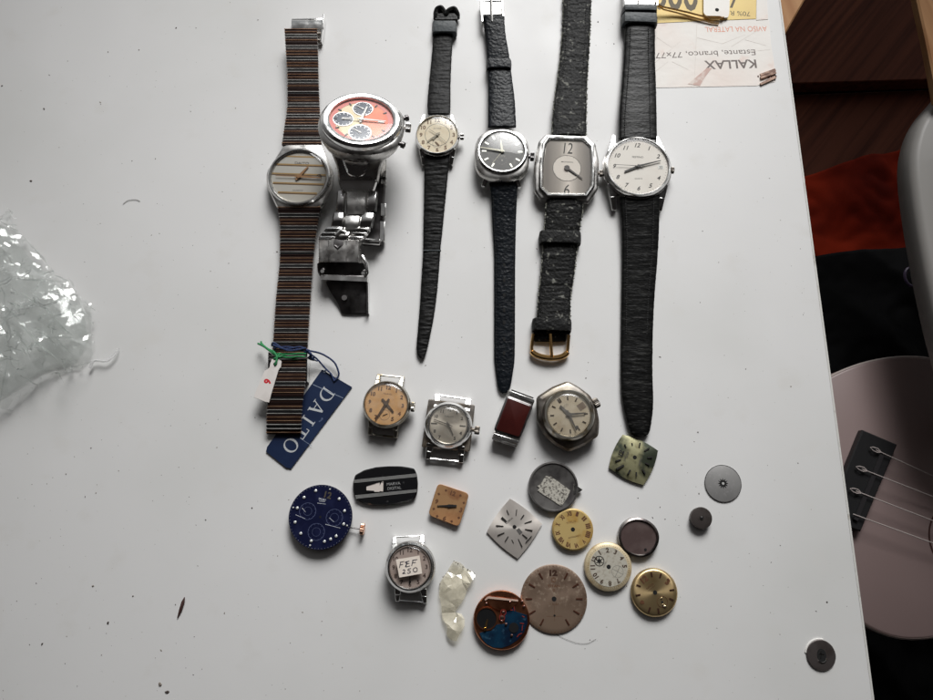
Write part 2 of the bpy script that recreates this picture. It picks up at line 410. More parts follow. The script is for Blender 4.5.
#==================================================================== SETTING
m = M()
tl, bl = P(779.5, 0), P(873, 700)
d = (tl - bl).normalized()
e0, e1 = bl - d * 260, tl + d * 160
TH = 16.0
poly = [(e0.x, e0.y), (e1.x, e1.y), (-520, e1.y), (-520, e0.y)]
m.prism(poly, -TH, 0, .5)
table = m.done('tabletop', 'laminate'); tag(table, None, None, kind='structure')
m = M(); m.wedge((e0.x + .35, e0.y + .5), (e1.x + .35, e1.y - .5), .8, .8, -TH + .8, -.25, -TH + .8, -.25)
m.done('edge_band', 'edge', table)
# dusty specks and crumbs nobody could count
m = M()
for i in range(800):
    x, y = random.uniform(0, 855), random.uniform(0, 700)
    if x > 772 + y * .13: continue
    if 350 < x < 650 and random.random() < .35: continue
    p = P(x, y); r = random.choice([.1, .13, .16, .2, .25]) * random.uniform(.7, 1.3) * (.7 if random.random() < .6 else 1)
    blob(m, p.x, p.y, 0, r, r * .5, el=random.choice([1, 1, 1.4, 2.2]))
for x, y, r, el in ((44, 109, .55, 1.5), (139, 50, .42, 1.2), (176, 28, .45, 1.6), (108, 52, .4, 1.2), (196, 28, .3, 1.2), (31, 181, .7, 1.3), (132, 161, .35, 1), (2, 86, .5, 1.4), (160, 684, .95, 1.3), (167, 692, .75, 1.8), (108, 623, .6, 1.5), (93, 586, .5, 1.3), (66, 474, .4, 1), (91, 448, .4, 1), (96, 493, .4, 1.3), (252, 508, .45, 1.2), (598, 22, .5, 1.2), (614, 44, .45, 1), (698, 432, .5, 1), (258, 20, .4, 1), (660, 507, .35, 1), (665, 519, .35, 1), (638, 498, .35, 1), (827, 602, .5, 1.2), (277, 252, .5, 1.3), (586, 378, .4, 1.2), (660, 357, .4, 1.6), (42, 644, .5, 1.8), (133, 596, .5, 1)):
    r *= .8; p = P(x, y); blob(m, p.x, p.y, 0, r, r * .6, 8, el=el)
specks = m.done('dust_specks', mat('dark_dust', (.045, .035, .03), rough=.9, var=[(55, (.24, .21, .18), .42, .58)]))
specks['kind'] = 'stuff'; specks['label'] = 'dark dust specks and crumbs scattered over the white tabletop'; specks['category'] = 'dust'
# floor and dim things beside the table
m = M(); m.prism([(-2500, -2500), (2500, -2500), (2500, 2500), (-2500, 2500)], -740, -700)
m.done('floor', mat('dark_floor', (.02, .014, .013), rough=.6, var=[(6, (.035, .02, .018), .4, .6)]))['kind'] = 'structure'

#---- pine planks (reddish, upper right)
def pine(name, c1, c2, rot, sc=26):
    mid = tuple((a + b) / 2 for a, b in zip(c1, c2))
    return mat(name, c1, rough=.6, spec=.15, var=[(sc * .35, mid, .35, .65, (1, .06, 1), 1, 'noise', rot), (sc * 1.5, mid, .4, .9, (1, .12, 1), 1, 'wave', rot), (sc * 6, c2, .42, .72, (1, .03, 1), 2, 'noise', rot)], bump=[(400, .03)])
X['pine_dark'] = pine('dark_reddish_pine', (.34, .115, .065), (.12, .04, .026), R(40))
X['pine_light'] = pine('light_pine', (.62, .36, .18), (.42, .2, .09), R(-12), 18)
X['pine_mid'] = pine('brown_pine', (.28, .11, .06), (.13, .048, .03), R(40))
bench = thing('pine_crate', 'reddish brown pine boards with diagonal grain beside the upper right table edge', 'wooden crate', 850, 40)
bench.location.z = -.70
def wpoly(pts, z): return [(P(x, y, z).x, P(x, y, z).y) for x, y in pts]
ZB = -330
BASE[bench] = Matrix.Translation(Vector((bench.location.x / S, bench.location.y / S, -700)))
m = M(); m.prism(wpoly([(700, -260), (1150, -260), (1150, 73), (700, 86)], ZB), ZB - 18, ZB, .8); m.done('board', 'pine_dark', bench, world=True)
m = M(); m.prism(wpoly([(700, 98), (1150, 82), (1150, 236), (700, 236)], ZB - 20), ZB - 38, ZB - 20, .8); m.done('board', 'pine_dark', bench, world=True)
m = M(); m.prism(wpoly([(700, -260), (893, -260), (700, 205)], ZB + 16), ZB, ZB + 16, 1); m.done('batten', 'pine_mid', bench, world=True)
m = M(); m.wedge(P(690, 92, ZB - 25), P(1200, 70, ZB - 25), 22, 22, ZB - 60, ZB - 42, ZB - 60, ZB - 42)
m.done('dark_gap_strip', 'black_gap', bench, world=True)  # black strip added under the gap between the boards, standing in for its shade
for x_, y_ in ((730, -190), (1110, -190), (1110, 140), (730, 140)):
    q = P(x_, y_, ZB - 40); m = M(); m.box(q.x, q.y, 40, 40, -700, ZB - 61); m.done('leg', 'pine_mid', bench, world=True)
# pale pine corner close to the table
pc = thing('pine_plank', 'pale pine slat corner lit beside the top right table edge', 'wooden slat', 790, 10)
m = M(); z = -70
m.prism(wpoly([(690, 170), (690, -120), (858, -120), (806, -2), (786, 33), (740, 105)], z), z - 18, z, 1); m.done('slat', 'pine_light', pc, world=True)

#---- red and black cloth
rc = sheet('red_cloth', [(770, 186), (960, 132), (985, 300), (780, 320)], -300, 60, 60, 9, mat('red_cloth', (.36, .032, .012), rough=.85, spec=.05, var=[(9, (.12, .012, .007), .42, .65)], bump=[(1500, .1)]), fscale=.022, th=2)
tag(rc, 'crumpled red cloth bag between pine boards and black fabric', 'cloth')
rc2 = sheet('black_bag', [(770, 262), (985, 240), (1000, 420), (790, 440)], -285, 70, 60, 10, mat('black_fabric', (.006, .006, .007), rough=.8, spec=.2, bump=[(1800, .1)]), fscale=.02, th=2, seed=3)
tag(rc2, 'black fabric bag with folds lying below the red cloth', 'bag')
p = P(906, 280, -264); m = M()
m.tube([(p.x + 6 * math.cos(t), p.y + 8.5 * math.sin(t), p.z + 8) for t in [R(a) for a in range(80, 330, 12)]], 1.3, 8)
m.done('ring', mat('violet_plastic', (.10, .07, .14), rough=.35), rc2)
jk = sheet('dark_cloth', [(780, 560), (1080, 560), (1080, 820), (780, 820)], -420, 70, 60, 16, mat('dark_mixed_cloth', (.006, .006, .007), rough=.8, spec=.2, var=[(9, (.02, .007, .006), .55, .62), (13, (.006, .02, .03), .62, .68, (1, 1, 1), 4)]), fscale=.018, th=2, seed=8)
tag(jk, 'dark cloth heap below the ukulele in the lower right corner', 'cloth')

#---- ukulele
uk = thing('ukulele', 'pale mauve ukulele with black bridge and four strings beside the table', 'ukulele', 930, 500)
ZU = -190.
BASE[uk] = Matrix.Translation(Vector((uk.location.x / S, uk.location.y / S, ZU - 65))); uk.location.z = (ZU - 65) * S
# long axis runs to the lower right as the strings do
c0 = P(893, 483, ZU); ax = (P(933, 520.7, ZU) - P(856, 491, ZU)).normalized(); ay = Vector((-ax.y, ax.x, 0))
kz = K(893, 492, ZU)
def ub(u, v): q = c0 + ax * u + ay * v; return (q.x, q.y)
prof = []
for i in range(120):                        # figure-of-eight body outline, lower bout towards the table
    t = 2 * math.pi * i / 120; u = 150 * math.cos(t) + 62
    s_ = (u + 88) / 300
    wv = 121 * (math.sin(math.pi * min(1, max(0, s_)) ) ** .5) * (1 - .30 * math.exp(-((s_ - .60) / .17) ** 2)) * (1 - .16 * s_)
    prof.append(ub(u, math.copysign(wv, math.sin(t))))
X['mauve'] = mat('mauve_satin_lacquer', (.32, .235, .225), rough=.4, var=[(5, (.29, .21, .20), .4, .6)], bump=[(30, .05)])
m = M(); m.solid(prof, [(-2, ZU - 62), (0, ZU - 60), (0, ZU - 2.5), (-.8, ZU - .8), (-2.4, ZU)]); m.done('body', 'mauve', uk, world=True, ang=50)
m = M(); m.oring(prof, [(.15, ZU - 3.4), (.25, ZU - 1.6), (-.9, ZU - .5), (-1.0, ZU - 3)]); m.done('binding', mat('cream_binding', (.42, .36, .33), rough=.4), uk, world=True)
br = [P(862.8, 429.8, ZU + 7), P(897.6, 444.5, ZU + 7), P(861, 531.4, ZU + 7), P(826, 520, ZU + 7)]
m = M(); m.prism([(q.x, q.y) for q in br], ZU + .01, ZU + 7, .8); bridge = m.done('bridge', mat('black_bridge_wood', (.009, .009, .010), rough=.5, bump=[(300, .1, (1, .1, 1))]), uk, world=True)
m = M(); a, b = P(883, 453, ZU + 9), P(856, 520, ZU + 9); m.wedge(a, b, 3, 3, ZU + 6, ZU + 9, ZU + 6, ZU + 9)
m.done('saddle', mat('dark_saddle', (.03, .028, .03), rough=.3), bridge, world=True)
hc = P(968, 540, ZU)
m = M(); m.ring([(27, ZU + .02), (28.2, ZU + .02), (28.2, ZU + .25), (27, ZU + .25)], 80, hc.x, hc.y); m.done('rosette', mat('brown_rosette', (.06, .025, .02), rough=.5), uk, world=True)
m = M(); m.lathe([(24, ZU + .03), (24, ZU + .06)], 60, hc.x, hc.y); m.done('sound_hole', 'hole', uk, world=True)
X['nylon'] = mat('nylon_string', (.50, .44, .42), rough=.3)
for (x0, y0, x1, y1) in ((876, 450, 933, 476), (862, 469, 933, 496.6), (856, 491, 933, 520.7), (853, 514, 933, 543)):
    a, b = P(x0, y0, ZU + 9.4), P(x1, y1, ZU + 9.4); b = a + (b - a) * 3.2; b.z = a.z
    m = M(); m.tube([a, b], .42, 6)
    dd = (b - a).normalized(); nn = Vector((-dd.y, dd.x, 0))
    if y0 < 500:
        m.tube([a + dd * 4, a + dd * 1 + nn * 1.6, a - dd * 2.2 + nn * 1.2, a - dd * 4.5, a - dd * 2 - nn * 1.2, a + dd * 1 - nn * 1.4, a + dd * 4], .4, 6)
    m.done('string', 'nylon', uk, world=True)
# neck (outside the picture, to the right)
q0 = c0 + ax * 205; q1 = c0 + ax * 420
m = M(); m.wedge(q0, q1, 36, 32, ZU - 14, ZU + 3, ZU - 14, ZU + 3); m.done('neck', 'mauve', uk, world=True, bevel=3)

#---- chair at the right edge
ch = thing('chair', 'grey rounded chair back with a pale pine strip at the upper right edge', 'chair', 940, 180)
BASE[ch] = BASE[ch].copy(); ZC = -120
out = [(x_ + 9, y_) for x_, y_ in [(905, 145), (903.5, 158), (904, 175), (907, 200), (912, 232), (920, 275), (931, 325), (946, 380), (990, 420), (1100, 420), (1100, 60), (960, 60), (938, 88), (920, 108), (910, 126)]]
m = M(); m.solid(roundpoly(wpoly(out, ZC), 8), [(-3, ZC - 22), (0, ZC - 18), (0, ZC - 5), (-1.6, ZC - 1.5), (-5, ZC)])
m.done('backrest', mat('grey_beige_lacquer', (.40, .38, .36), rough=.45, var=[(6, (.36, .345, .325), .4, .6)]), ch, world=True, ang=50)
m = M(); z = ZC + 9
m.prism(wpoly([(911, -40), (917.5, 0), (926, 38), (933, 73), (938, 100), (975, 100), (965, -40)], z), z - 8, z, 1.2); m.done('pine_strip', 'pine_light', ch, world=True)
for x_, y_ in ((1085, 90), (1085, 400)):
    q = P(x_, y_, ZC); m = M(); m.box(q.x, q.y, 24, 24, -700, ZC - 21); m.done('leg', 'pine_mid', ch, world=True)

#==================================================================== THINGS ON THE TABLE
#---- shelf labels stuck on the table
def paper(name, pts, z0, z1, mt, root, b=0): m = M(); m.prism(wpoly(pts, z0), z0, z1, b); return m.done(name, mt, root, world=True)
def ptext(m, body, px, py, z, hpx, wpx, rot, **k):
    q = P(px, py, z); kk = K(px, py, z); fy = abs(P(px, py - 5, z).y - P(px, py + 5, z).y) / 10
    m.text(body, q.x, q.y, z, hpx * fy, rot=rot, wid=wpx * kk, **k)
lb = thing('paper_label', 'creased white paper shelf label stuck on the tabletop under the right strap', 'label', 712, 55)
X['paper'] = mat('label_paper', (.80, .765, .72), rough=.55, var=[(22, (.78, .68, .62), .45, .7), (90, (.72, .58, .52), .62, .75)], bump=[(120, .12), (30, .3)])
paper('paper', [(630, 22), (757, 19), (769, 20.5), (771, 45), (775, 70), (775, 82), (762, 84.5), (757, 86), (655, 88), (630, 89)], .02, .16, 'paper', lb)
m = M(); ptext(m, 'KALLAX', 730.5, 64.5, .18, 8.6, 52, 178.3, off=.02); ptext(m, 'Estante, branco, 77x77 cm', 697.5, 53.8, .18, 6.5, 116, 177.8); m.done('lettering', mat('warm_grey_print', (.13, .10, .09), rough=.6), lb, world=True, flat=True)
m = M(); ptext(m, 'AVISO NA LATERAL', 736, 29.2, .18, 5.2, 62, 179); m.done('orange_lettering', 'ink_orange', lb, world=True, flat=True)
m = M()
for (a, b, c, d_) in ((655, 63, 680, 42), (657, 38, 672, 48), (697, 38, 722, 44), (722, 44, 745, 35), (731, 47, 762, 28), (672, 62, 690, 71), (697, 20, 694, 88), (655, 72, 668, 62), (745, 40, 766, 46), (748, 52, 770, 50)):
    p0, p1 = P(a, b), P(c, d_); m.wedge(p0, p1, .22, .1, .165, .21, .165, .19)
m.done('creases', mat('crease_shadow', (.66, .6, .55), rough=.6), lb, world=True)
m = M()
for (pts) in ([(688, 84), (707, 68), (712, 68), (705, 77), (700, 86)],): m.prism(wpoly(pts, .3), .17, .26)
m.done('stain_patch', mat('pinkish_torn_patch', (.60, .42, .37), rough=.7, var=[(200, (.75, .66, .6), .45, .6)]), lb, world=True)
m = M()
for k, (y0, y1, zz) in enumerate(((75, 70.5, .5), (78.5, 73.5, 1.0), (84.5, 78, .7))):
    p0, p1 = P(760, y0 + .5), P(775, y1); m.wedge(p0, p1, 1.1, 1.5, .17, .17 + zz, .17, .25 + zz)
m.done('torn_roll', mat('torn_brown_paper', (.50, .33, .25), rough=.7, var=[(300, (.2, .11, .08), .45, .6)]), lb, world=True)
m = M()
for i in range(9): q = P(758 + i * 2.2, 77 + 3 * noise.noise(Vector((i, 2.2, 0)))); blob(m, q.x, q.y, .17, .5, .4)
m.done('torn_bits', mat('torn_dark_paper', (.2, .11, .09), rough=.8), lb, world=True)
yl = thing('price_label', 'yellow price label with large black digits at the top edge', 'label', 705, 10)
X['yellow'] = mat('yellow_label', (.80, .59, .17), rough=.5, var=[(60, (.74, .53, .16), .45, .7), (200, (.8, .7, .42), .66, .72)], bump=[(100, .1)])
paper('paper', [(632, 24.5), (690, 21.6), (756, 19), (757, -60), (632, -60)], .2, .34, 'yellow', yl)
paper('pale_border', [(756.3, 20.4), (768, 19.5), (764, -60), (757.2, -60)], .2, .33, 'paper', yl)
m = M(); ptext(m, '000', 675, -6, .36, 33, 46, 183, off=.02); ptext(m, '70% R', 740, 13.6, .36, 4.6, 20, 183); ptext(m, '/', 733, 3, .36, 10, 7, 183, off=.03)
m.done('lettering', mat('olive_black_print', (.09, .065, .025), rough=.6), yl, world=True, flat=True)
# white hang tag with gold elastic over the label
ht = thing('hang_tag', 'blank white hang tag with punched hole and gold cord on the yellow label', 'tag', 717, 9)
X['card'] = mat('white_card', (.82, .79, .74), rough=.5, var=[(80, (.78, .72, .66), .5, .7)], bump=[(300, .02)])
hole = P(717.3, 9.4, 2)
m = M(); o4 = wpoly([(703.5, -30), (731, -30), (729.2, 14), (728, 17.5), (724, 17.5), (720, 16), (706, 15.8), (703.6, 13)], 1.6)
m.prism(roundpoly(o4, .8), 1.0, 1.6); m.done('card', 'card', ht, world=True)
m = M(); m.lathe([(1.05, 1.605), (1.05, 1.64)], 24, hole.x, hole.y); m.done('hole', 'hole', ht, world=True)
m = M()
pts = [P(x, y, z) for x, y, z in ((655, 3, 5), (663, 7, 3.5), (675, 9.5, 2.5), (688, 12.5, 1.8), (700, 15.6, 1.5), (711, 18.4, 1.2), (718, 18.5, 1.2), (724, 17.6, 1.8))]
m.tube(pts, .5, 7); m.tube([q + Vector((.4, -1.0 - .3 * i, -.4)) for i, q in enumerate(pts)][:7], .42, 7)
m.done('cord', 'gold', ht, world=True)

#==================================================================== WATCH 1: striped bracelet
W = thing('bracelet_watch', 'wristwatch with brown and silver striped bracelet and horizontally striped dial', 'wristwatch', 298, 180, 2)
HD = 8.0; k = K(298, 177, HD); Rr = 31.3 * k
W1 = W
oc = [loc(W, x, y, HD - 2)[:2] for x, y in ((284, 144.5), (321.5, 143), (333.5, 172), (332.5, 184), (322, 208), (278, 210), (266.5, 186), (266, 172))]
oc = roundpoly(oc, 2.5)
m = M(); m.solid(oc, [(-2, 2.2), (0, 3.2), (0, HD - 2.6), (-.6, HD - 1.6), (-2.2, HD - 1.2)]); m.done('case', 'steel', W, ang=30)
m = M(); cx, cy = loc(W, 298.6, 176.4, HD)[:2]
pre = Matrix.Translation((cx, cy, 0))
m.ring([(Rr, HD - 1.6), (Rr, HD - .3), (Rr - .6, HD + .5), (Rr - 1.3, HD + .55), (Rr - 2.0, HD - .1), (Rr - 2.0, HD - 1)], 96); m.done('bezel', 'steel_bright', W, pre=pre)
rd = Rr - 2.0
X['dial_stripe'] = mat('silver_white_dial', (.47, .455, .42), .35, .35, var=[(50, (.5, .47, .42), .4, .7)])
dl = dial_disc('dial', rd, HD - .8, 'dial_stripe', W, pre=pre)
m = M()
for yy in (-9.3, -4.3, .7, 5.8, 10.2):
    hw = math.sqrt(max(0, (rd - .1) ** 2 - yy ** 2)); m.box(0, yy + .9, hw * 2, .7, HD - .79, HD - .72)
m.done('gold_stripes', mat('gold_stripe', (.42, .28, .13), .8, .35), dl, pre=pre)
m = M()
for yy in (-9.3, -4.3, .7, 5.8):
    hw = math.sqrt(max(0, (rd - .1) ** 2 - yy ** 2)); m.box(0, yy + .25, hw * 2, .35, HD - .79, HD - .73)
m.done('dark_stripes', mat('brown_stripe', (.14, .08, .045), .4, .4), dl, pre=pre)
m = M(); m.text('DAITO', .8, 7.6, HD - .7, 1.3, wid=7, off=.01); m.text('QUARTZ', 0, -7.2, HD - .7, .7, wid=5); m.done('lettering', 'ink_soft', dl, pre=pre, flat=True)
m = M(); hand(m, 37, 7.2, 2.2, 1.5, .5, HD - .3); hand(m, 92, 11.2, 2, 1.2, .4, HD - .05); hand(m, 270, 11.5, 1, .5, .3, HD + .02, .08); m.lathe([(.9, HD - .3), (.9, HD + .3)], 20)
m.done('hands', mat('gilt_hands', (.45, .26, .14), .9, .3), W, pre=pre)
m = M(); m.tube([(9, .6, HD), (9.6, 1.2, HD), (10.6, 1.3, HD), (11.3, .4, HD)], .25, 6); m.done('debris_hair', 'ink', W, pre=pre)
crystal(W, rd + .2, HD, .5, 'glass', pre)
crown(W, Rr + 1.0, cy + .3, HD - 3, 1.7, 2.0, 'steel')
def bar_bracelet(name, rows, parent, W_):
    n = 400; sm = lerp_rows(rows, n); pts = [(P(a, y, z), P(b, y, z)) for a, b, y, z in sm]
    acc = 0; prev = pts[0][0]; nxt = 0; kk = 0; m = M(); pitch = 1.62
    m.cur = 4
    rg = []
    for a, b in pts[::4]: rg.append([(a.x + .5, a.y, a.z + .1), (b.x - .5, b.y, b.z + .1), (b.x - .5, b.y, b.z + 1.2), (a.x + .5, a.y, a.z + 1.2)])
    m.loft(rg)
    for i, (a, b) in enumerate(pts):
        acc += (a - prev).length; prev = a
        if acc >= nxt:
            j = kk % 4; c = (2, 2, 0, 0)[j] if j in (0, 2) else (2 if j == 1 else 0)
            t = (pts[min(i + 2, n - 1)][0] - pts[max(i - 2, 0)][0]).normalized(); dx = (b - a).normalized(); nz = dx.cross(t); nz = nz if nz.z > 0 else -nz
            def rod(off, wd, hh, ci, inset=0):
                m.cur = ci; A, B = a + t * off, b + t * off
                sec = [(-wd, .1), (-wd, hh * .7), (-wd * .5, hh), (wd * .5, hh), (wd, hh * .7), (wd, .1)]
                r = [[tuple(Q + t * u + nz * v) for u, v in sec] for Q in (A + dx * inset, B - dx * inset)]
                if r: m.loft(r)
            rod(0, .2, 1.75, c if random.random() > .08 else 1)
            rod(pitch * .5, .42, 1.45, 3 if j in (0, 3) else 1 if c == 2 else 4, .15)
            kk += 1; nxt += pitch
    return m.done(name, ['silver_bar', 'brown_bar', 'copper_bar', 'brown_bar', 'black_gap'], parent, world=True, ang=50)
bar_bracelet('bracelet', [(285, 317.5, 31, 7), (286.5, 318.5, 55, 6.5), (288, 319, 80, 5.5), (288, 320, 105, 4.8), (285, 321, 128, 5), (282.5, 322, 145, 5.2)], W, W)
bar_bracelet('bracelet', [(278, 321, 208, 5.2), (280.5, 318, 225, 4), (280.5, 314, 258, 2.6), (276.5, 311, 300, 2), (273.5, 308.3, 345, 2), (272, 307, 362, 1.8)], W, W)
bar_bracelet('bracelet', [(272, 307, 362, 4.5), (270, 305.5, 385, 4.6), (268, 303, 405, 4), (266.8, 302, 424, 3), (267.2, 301.5, 433, 1)], W, W)
m = M(); a = P(292, 30, 3.5); b = P(324, 30, 3.5); c_ = P(291.5, 19.5, 3.5); d_ = P(322.5, 19.5, 3.5)
rg = []
for t, z in ((0, 4.2), (.35, 4.6), (.8, 4.3), (1, 3.2)):
    l, r = a.lerp(c_, t), b.lerp(d_, t); rg.append([(l.x, l.y, z - .7), (r.x, r.y, z - .7), (r.x, r.y, z), (l.x, l.y, z)])
m.loft(rg)
m.wedge(P(324.3, 17, 3), P(321, 42, 3), .7, .7, .5, 5.2, .5, 4)
m.tube([P(292, 20.5, 2), P(324, 19.5, 2)], .8, 8)
m.done('clasp_plate', 'steel_bright', W, world=True, bevel=.15)
m = M(); m.tube([P(318, 41, 2), P(321.6, 41, 2)], 1.3, 10); m.tube([P(316, 34, 4), P(321, 34, 4)], 1, 10); m.done('clasp_pin', 'steel_dirty', W, world=True)
m = M(); m.wedge(P(308.7, 352, 3), P(307.5, 382, 3), .6, .5, .5, 7, .5, 4.8); m.wedge(P(271, 354, 3), P(269.5, 372, 3), .6, .5, .5, 6.6, .5, 4.8)
m.wedge(P(271, 360.5, 4), P(309, 359, 4), .9, .9, 3, 6.9, 3, 7.2); m.done('clasp_bracket', 'steel_bright', W, world=True)
# blue tag
bt = thing('blue_hang_tag', 'dark blue card tag with silver lettering tucked under the striped bracelet end', 'tag', 309, 418)
X['blue_card'] = mat('dark_blue_card', (.007, .016, .050), rough=.45, spec=.3, var=[(70, (.012, .026, .07), .45, .7), (250, (.09, .12, .2), .70, .74)], bump=[(200, .04)])
bp = [(322, 369.5), (352, 387), (291, 468.5), (286, 467.5), (266, 451.5), (267, 447)]
m = M(); m.prism([tuple(P(x, y, .8)[:2]) for x, y in bp], .25, .8); card = m.done('card', 'blue_card', bt, world=True)
m = M()   # serif letters DAITO, built from strokes along the tag
o0, o1 = P(326.5, 394.5, .85), P(290, 446.5, .85); up = (o1 - o0); Lb = up.length; ex = up.normalized(); ey = Vector((-ex.y, ex.x, 0))
# reading direction runs from the top right (D) to the lower left (O); letter tops point right
LH = P(326, 390, .85) ; hgt = 6.4
def LS(s0, u0, v0, u1, v1, w_): # stroke in letter box
    a = o0 + ex * (s0 + u0) + ey * (v0 - hgt / 2); b = o0 + ex * (s0 + u1) + ey * (v1 - hgt / 2); m.wedge(a, b, w_, w_, .78, .83, .78, .832)
def AR(s0, cu, cv, ru, rv, a0, a1, w0, w1):
    n = 16; pts = []
    for i in range(n + 1):
        a = R(a0 + (a1 - a0) * i / n); wd = w0 + (w1 - w0) * abs(math.cos(a)); cs = Vector((math.cos(a), math.sin(a)))
        pts.append((o0 + ex * (s0 + cu + ru * cs.x) + ey * (cv + rv * cs.y - hgt / 2), wd))
    for (a, wa), (b, wb) in zip(pts, pts[1:]): m.wedge(a, b, wa, wb, .78, .83, .78, .83)
sp = Lb / 4.0; s0 = -2.6
LS(s0, .9, 0, .9, hgt, 1.0); LS(s0, 0, .15, 2.4, .15, .35); LS(s0, 0, hgt - .15, 2.4, hgt - .15, .35); AR(s0, 2.0, hgt / 2, 3.2, hgt / 2 - .15, -90, 90, .35, 1.0)
s1 = s0 + sp; LS(s1, .6, 0, 2.9, hgt, .45); LS(s1, 5.2, 0, 2.9, hgt, 1.05); LS(s1, 1.4, 2.1, 4.3, 2.1, .35); LS(s1, -.1, .15, 1.6, .15, .35); LS(s1, 4.2, .15, 6.2, .15, .35)
s2 = s0 + sp * 2 + 1.5; LS(s2, 1.2, 0, 1.2, hgt, 1.0); LS(s2, 0, .15, 2.4, .15, .35); LS(s2, 0, hgt - .15, 2.4, hgt - .15, .35)
s3 = s0 + sp * 2.85; LS(s3, 2.6, 0, 2.6, hgt, 1.0); LS(s3, 1.5, .15, 3.7, .15, .35); LS(s3, 0, hgt - .2, 5.2, hgt - .2, .45); LS(s3, .15, hgt - 1.6, .15, hgt, .35); LS(s3, 5.05, hgt - 1.6, 5.05, hgt, .35)
s4 = s0 + sp * 3.9; AR(s4, 2.7, hgt / 2, 2.7, hgt / 2, 0, 360, .4, 1.0)
m.done('lettering', mat('silver_print', (.62, .64, .66), .3, .35), card, world=True, flat=True)
m = M(); m.wedge(P(313, 384.5, .8), P(343, 398, .8), .3, .3, .78, .84, .78, .84); m.wedge(P(300, 438, .8), P(312, 446, .8), .2, .2, .78, .84, .78, .84)
m.lathe([(.8, .79), (.8, .83)], 16, P(324.8, 371.4, .8).x, P(324.8, 371.4, .8).y); m.done('crease', mat('scuffed_card', (.2, .24, .32), rough=.6), card, world=True)
X['blue_thread'] = mat('navy_thread', (.01, .025, .09), rough=.7, bump=[(1500, .15)])
m = M()
def spline(ps, n=6): return [Vector(q[:3]) for q in lerp_path(ps, n)]
def lerp_path(ps, n):
    ps = [P(*q) for q in ps]; out = []
    for i in range(len(ps) - 1):
        p0, p1, p2, p3 = ps[max(i - 1, 0)], ps[i], ps[i + 1], ps[min(i + 2, len(ps) - 1)]
        for j in range(n):
            t = j / n; out.append(.5 * ((2 * p1) + (p2 - p0) * t + (2 * p0 - 5 * p1 + 4 * p2 - p3) * t * t + (3 * p1 - p0 - 3 * p2 + p3) * t ** 3))
    out.append(ps[-1]); return out
m.tube(spline([(273, 345, 6), (285, 349, 8.2), (300, 347, 8.2), (309, 350.5, 6), (322, 354, 4), (334, 362, 3), (338.5, 372, 2), (338, 377, 1.3), (334, 381, 1.2)]), .45, 7)
m.tube(spline([(274, 348, 6), (290, 347, 8.4), (306, 352, 7), (316, 358, 4.5), (325, 368, 2), (331, 374, 1.4), (334, 381, 1.2)]), .42, 7)
m.tube(spline([(272, 346, 4), (274, 343, 5.5), (288, 350.5, 8.6), (306, 348, 8)]), .45, 7)
for kx in range(3): m.tube(spline([(306 + kx, 350, 7 + kx * .5), (311, 354 + kx, 8 - kx), (309 + kx, 358, 6), (314, 360 - kx, 4)]), .55, 7)
for kx in range(4): m.tube(spline([(312, 358, 5), (315 + kx * .9, 360.5 + kx * .3, 4)]), .3, 5)
m.done('cord', 'blue_thread', bt, world=True)
# small white tag
wt = thing('white_price_tag', 'small white tag with red mark and green thread beside the striped bracelet', 'tag', 268, 381)
m = M(); wp = [(271.5, 359.5), (277, 358), (281.5, 361), (281, 366.5), (278.5, 370), (271.5, 393), (269, 402.5), (266, 402), (254, 397.5), (254.5, 394), (264.5, 371), (269.5, 367.5), (270, 364)]
m.prism([tuple(P(x, y, 7.2)[:2]) for x, y in wp], 6.7, 7.2, .08); m.done('card', mat('white_plastic_tag', (.70, .66, .63), rough=.4, var=[(120, (.6, .56, .53), .5, .7)]), wt, world=True, pre=None)
m = M(); q = P(267.6, 381.5, 7.25); m.text('9', q.x, q.y, 7.25, 3.6, rot=-70, off=.05, wid=2.2); m.done('red_mark', 'ink_red', wt, world=True, flat=True)
q = P(275.2, 364, 7.25); m = M(); m.lathe([(.9, 7.21), (.9, 7.25)], 16, q.x, q.y); m.done('hole', 'hole', wt, world=True)
X['green_thread'] = mat('green_thread', (.015, .20, .06), rough=.7, bump=[(1500, .15)])
m = M()
m.tube(spline([(258, 343.5, 4), (264, 346.5, 5.5), (270, 351, 6.5), (276, 356, 7), (276.5, 361, 7.8), (275.2, 365, 7.4)]), .5, 7)
m.tube(spline([(275.2, 364, 7.3), (277, 358, 7.7), (274, 352, 7), (268, 349, 6), (262, 344, 4.5), (261, 341.5, 4)]), .45, 7)
m.tube(spline([(277, 354, 7), (288, 354.5, 8), (300, 353.5, 8), (306, 354, 7.2)]), .42, 7)
m.tube(spline([(277, 356, 7), (288, 357.5, 7.6), (298, 356.5, 7.6), (305, 357, 7)]), .42, 7)
m.tube(spline([(273, 352, 7), (279, 357, 7.6), (284, 356, 7.6), (296, 359, 6.8), (306, 356, 6.8)]), .4, 7)
m.tube(spline([(280, 353, 7), (278, 357, 7.5), (274, 359, 7), (278, 361, 5)]), .5, 7)
m.done('thread', 'green_thread', wt, world=True)

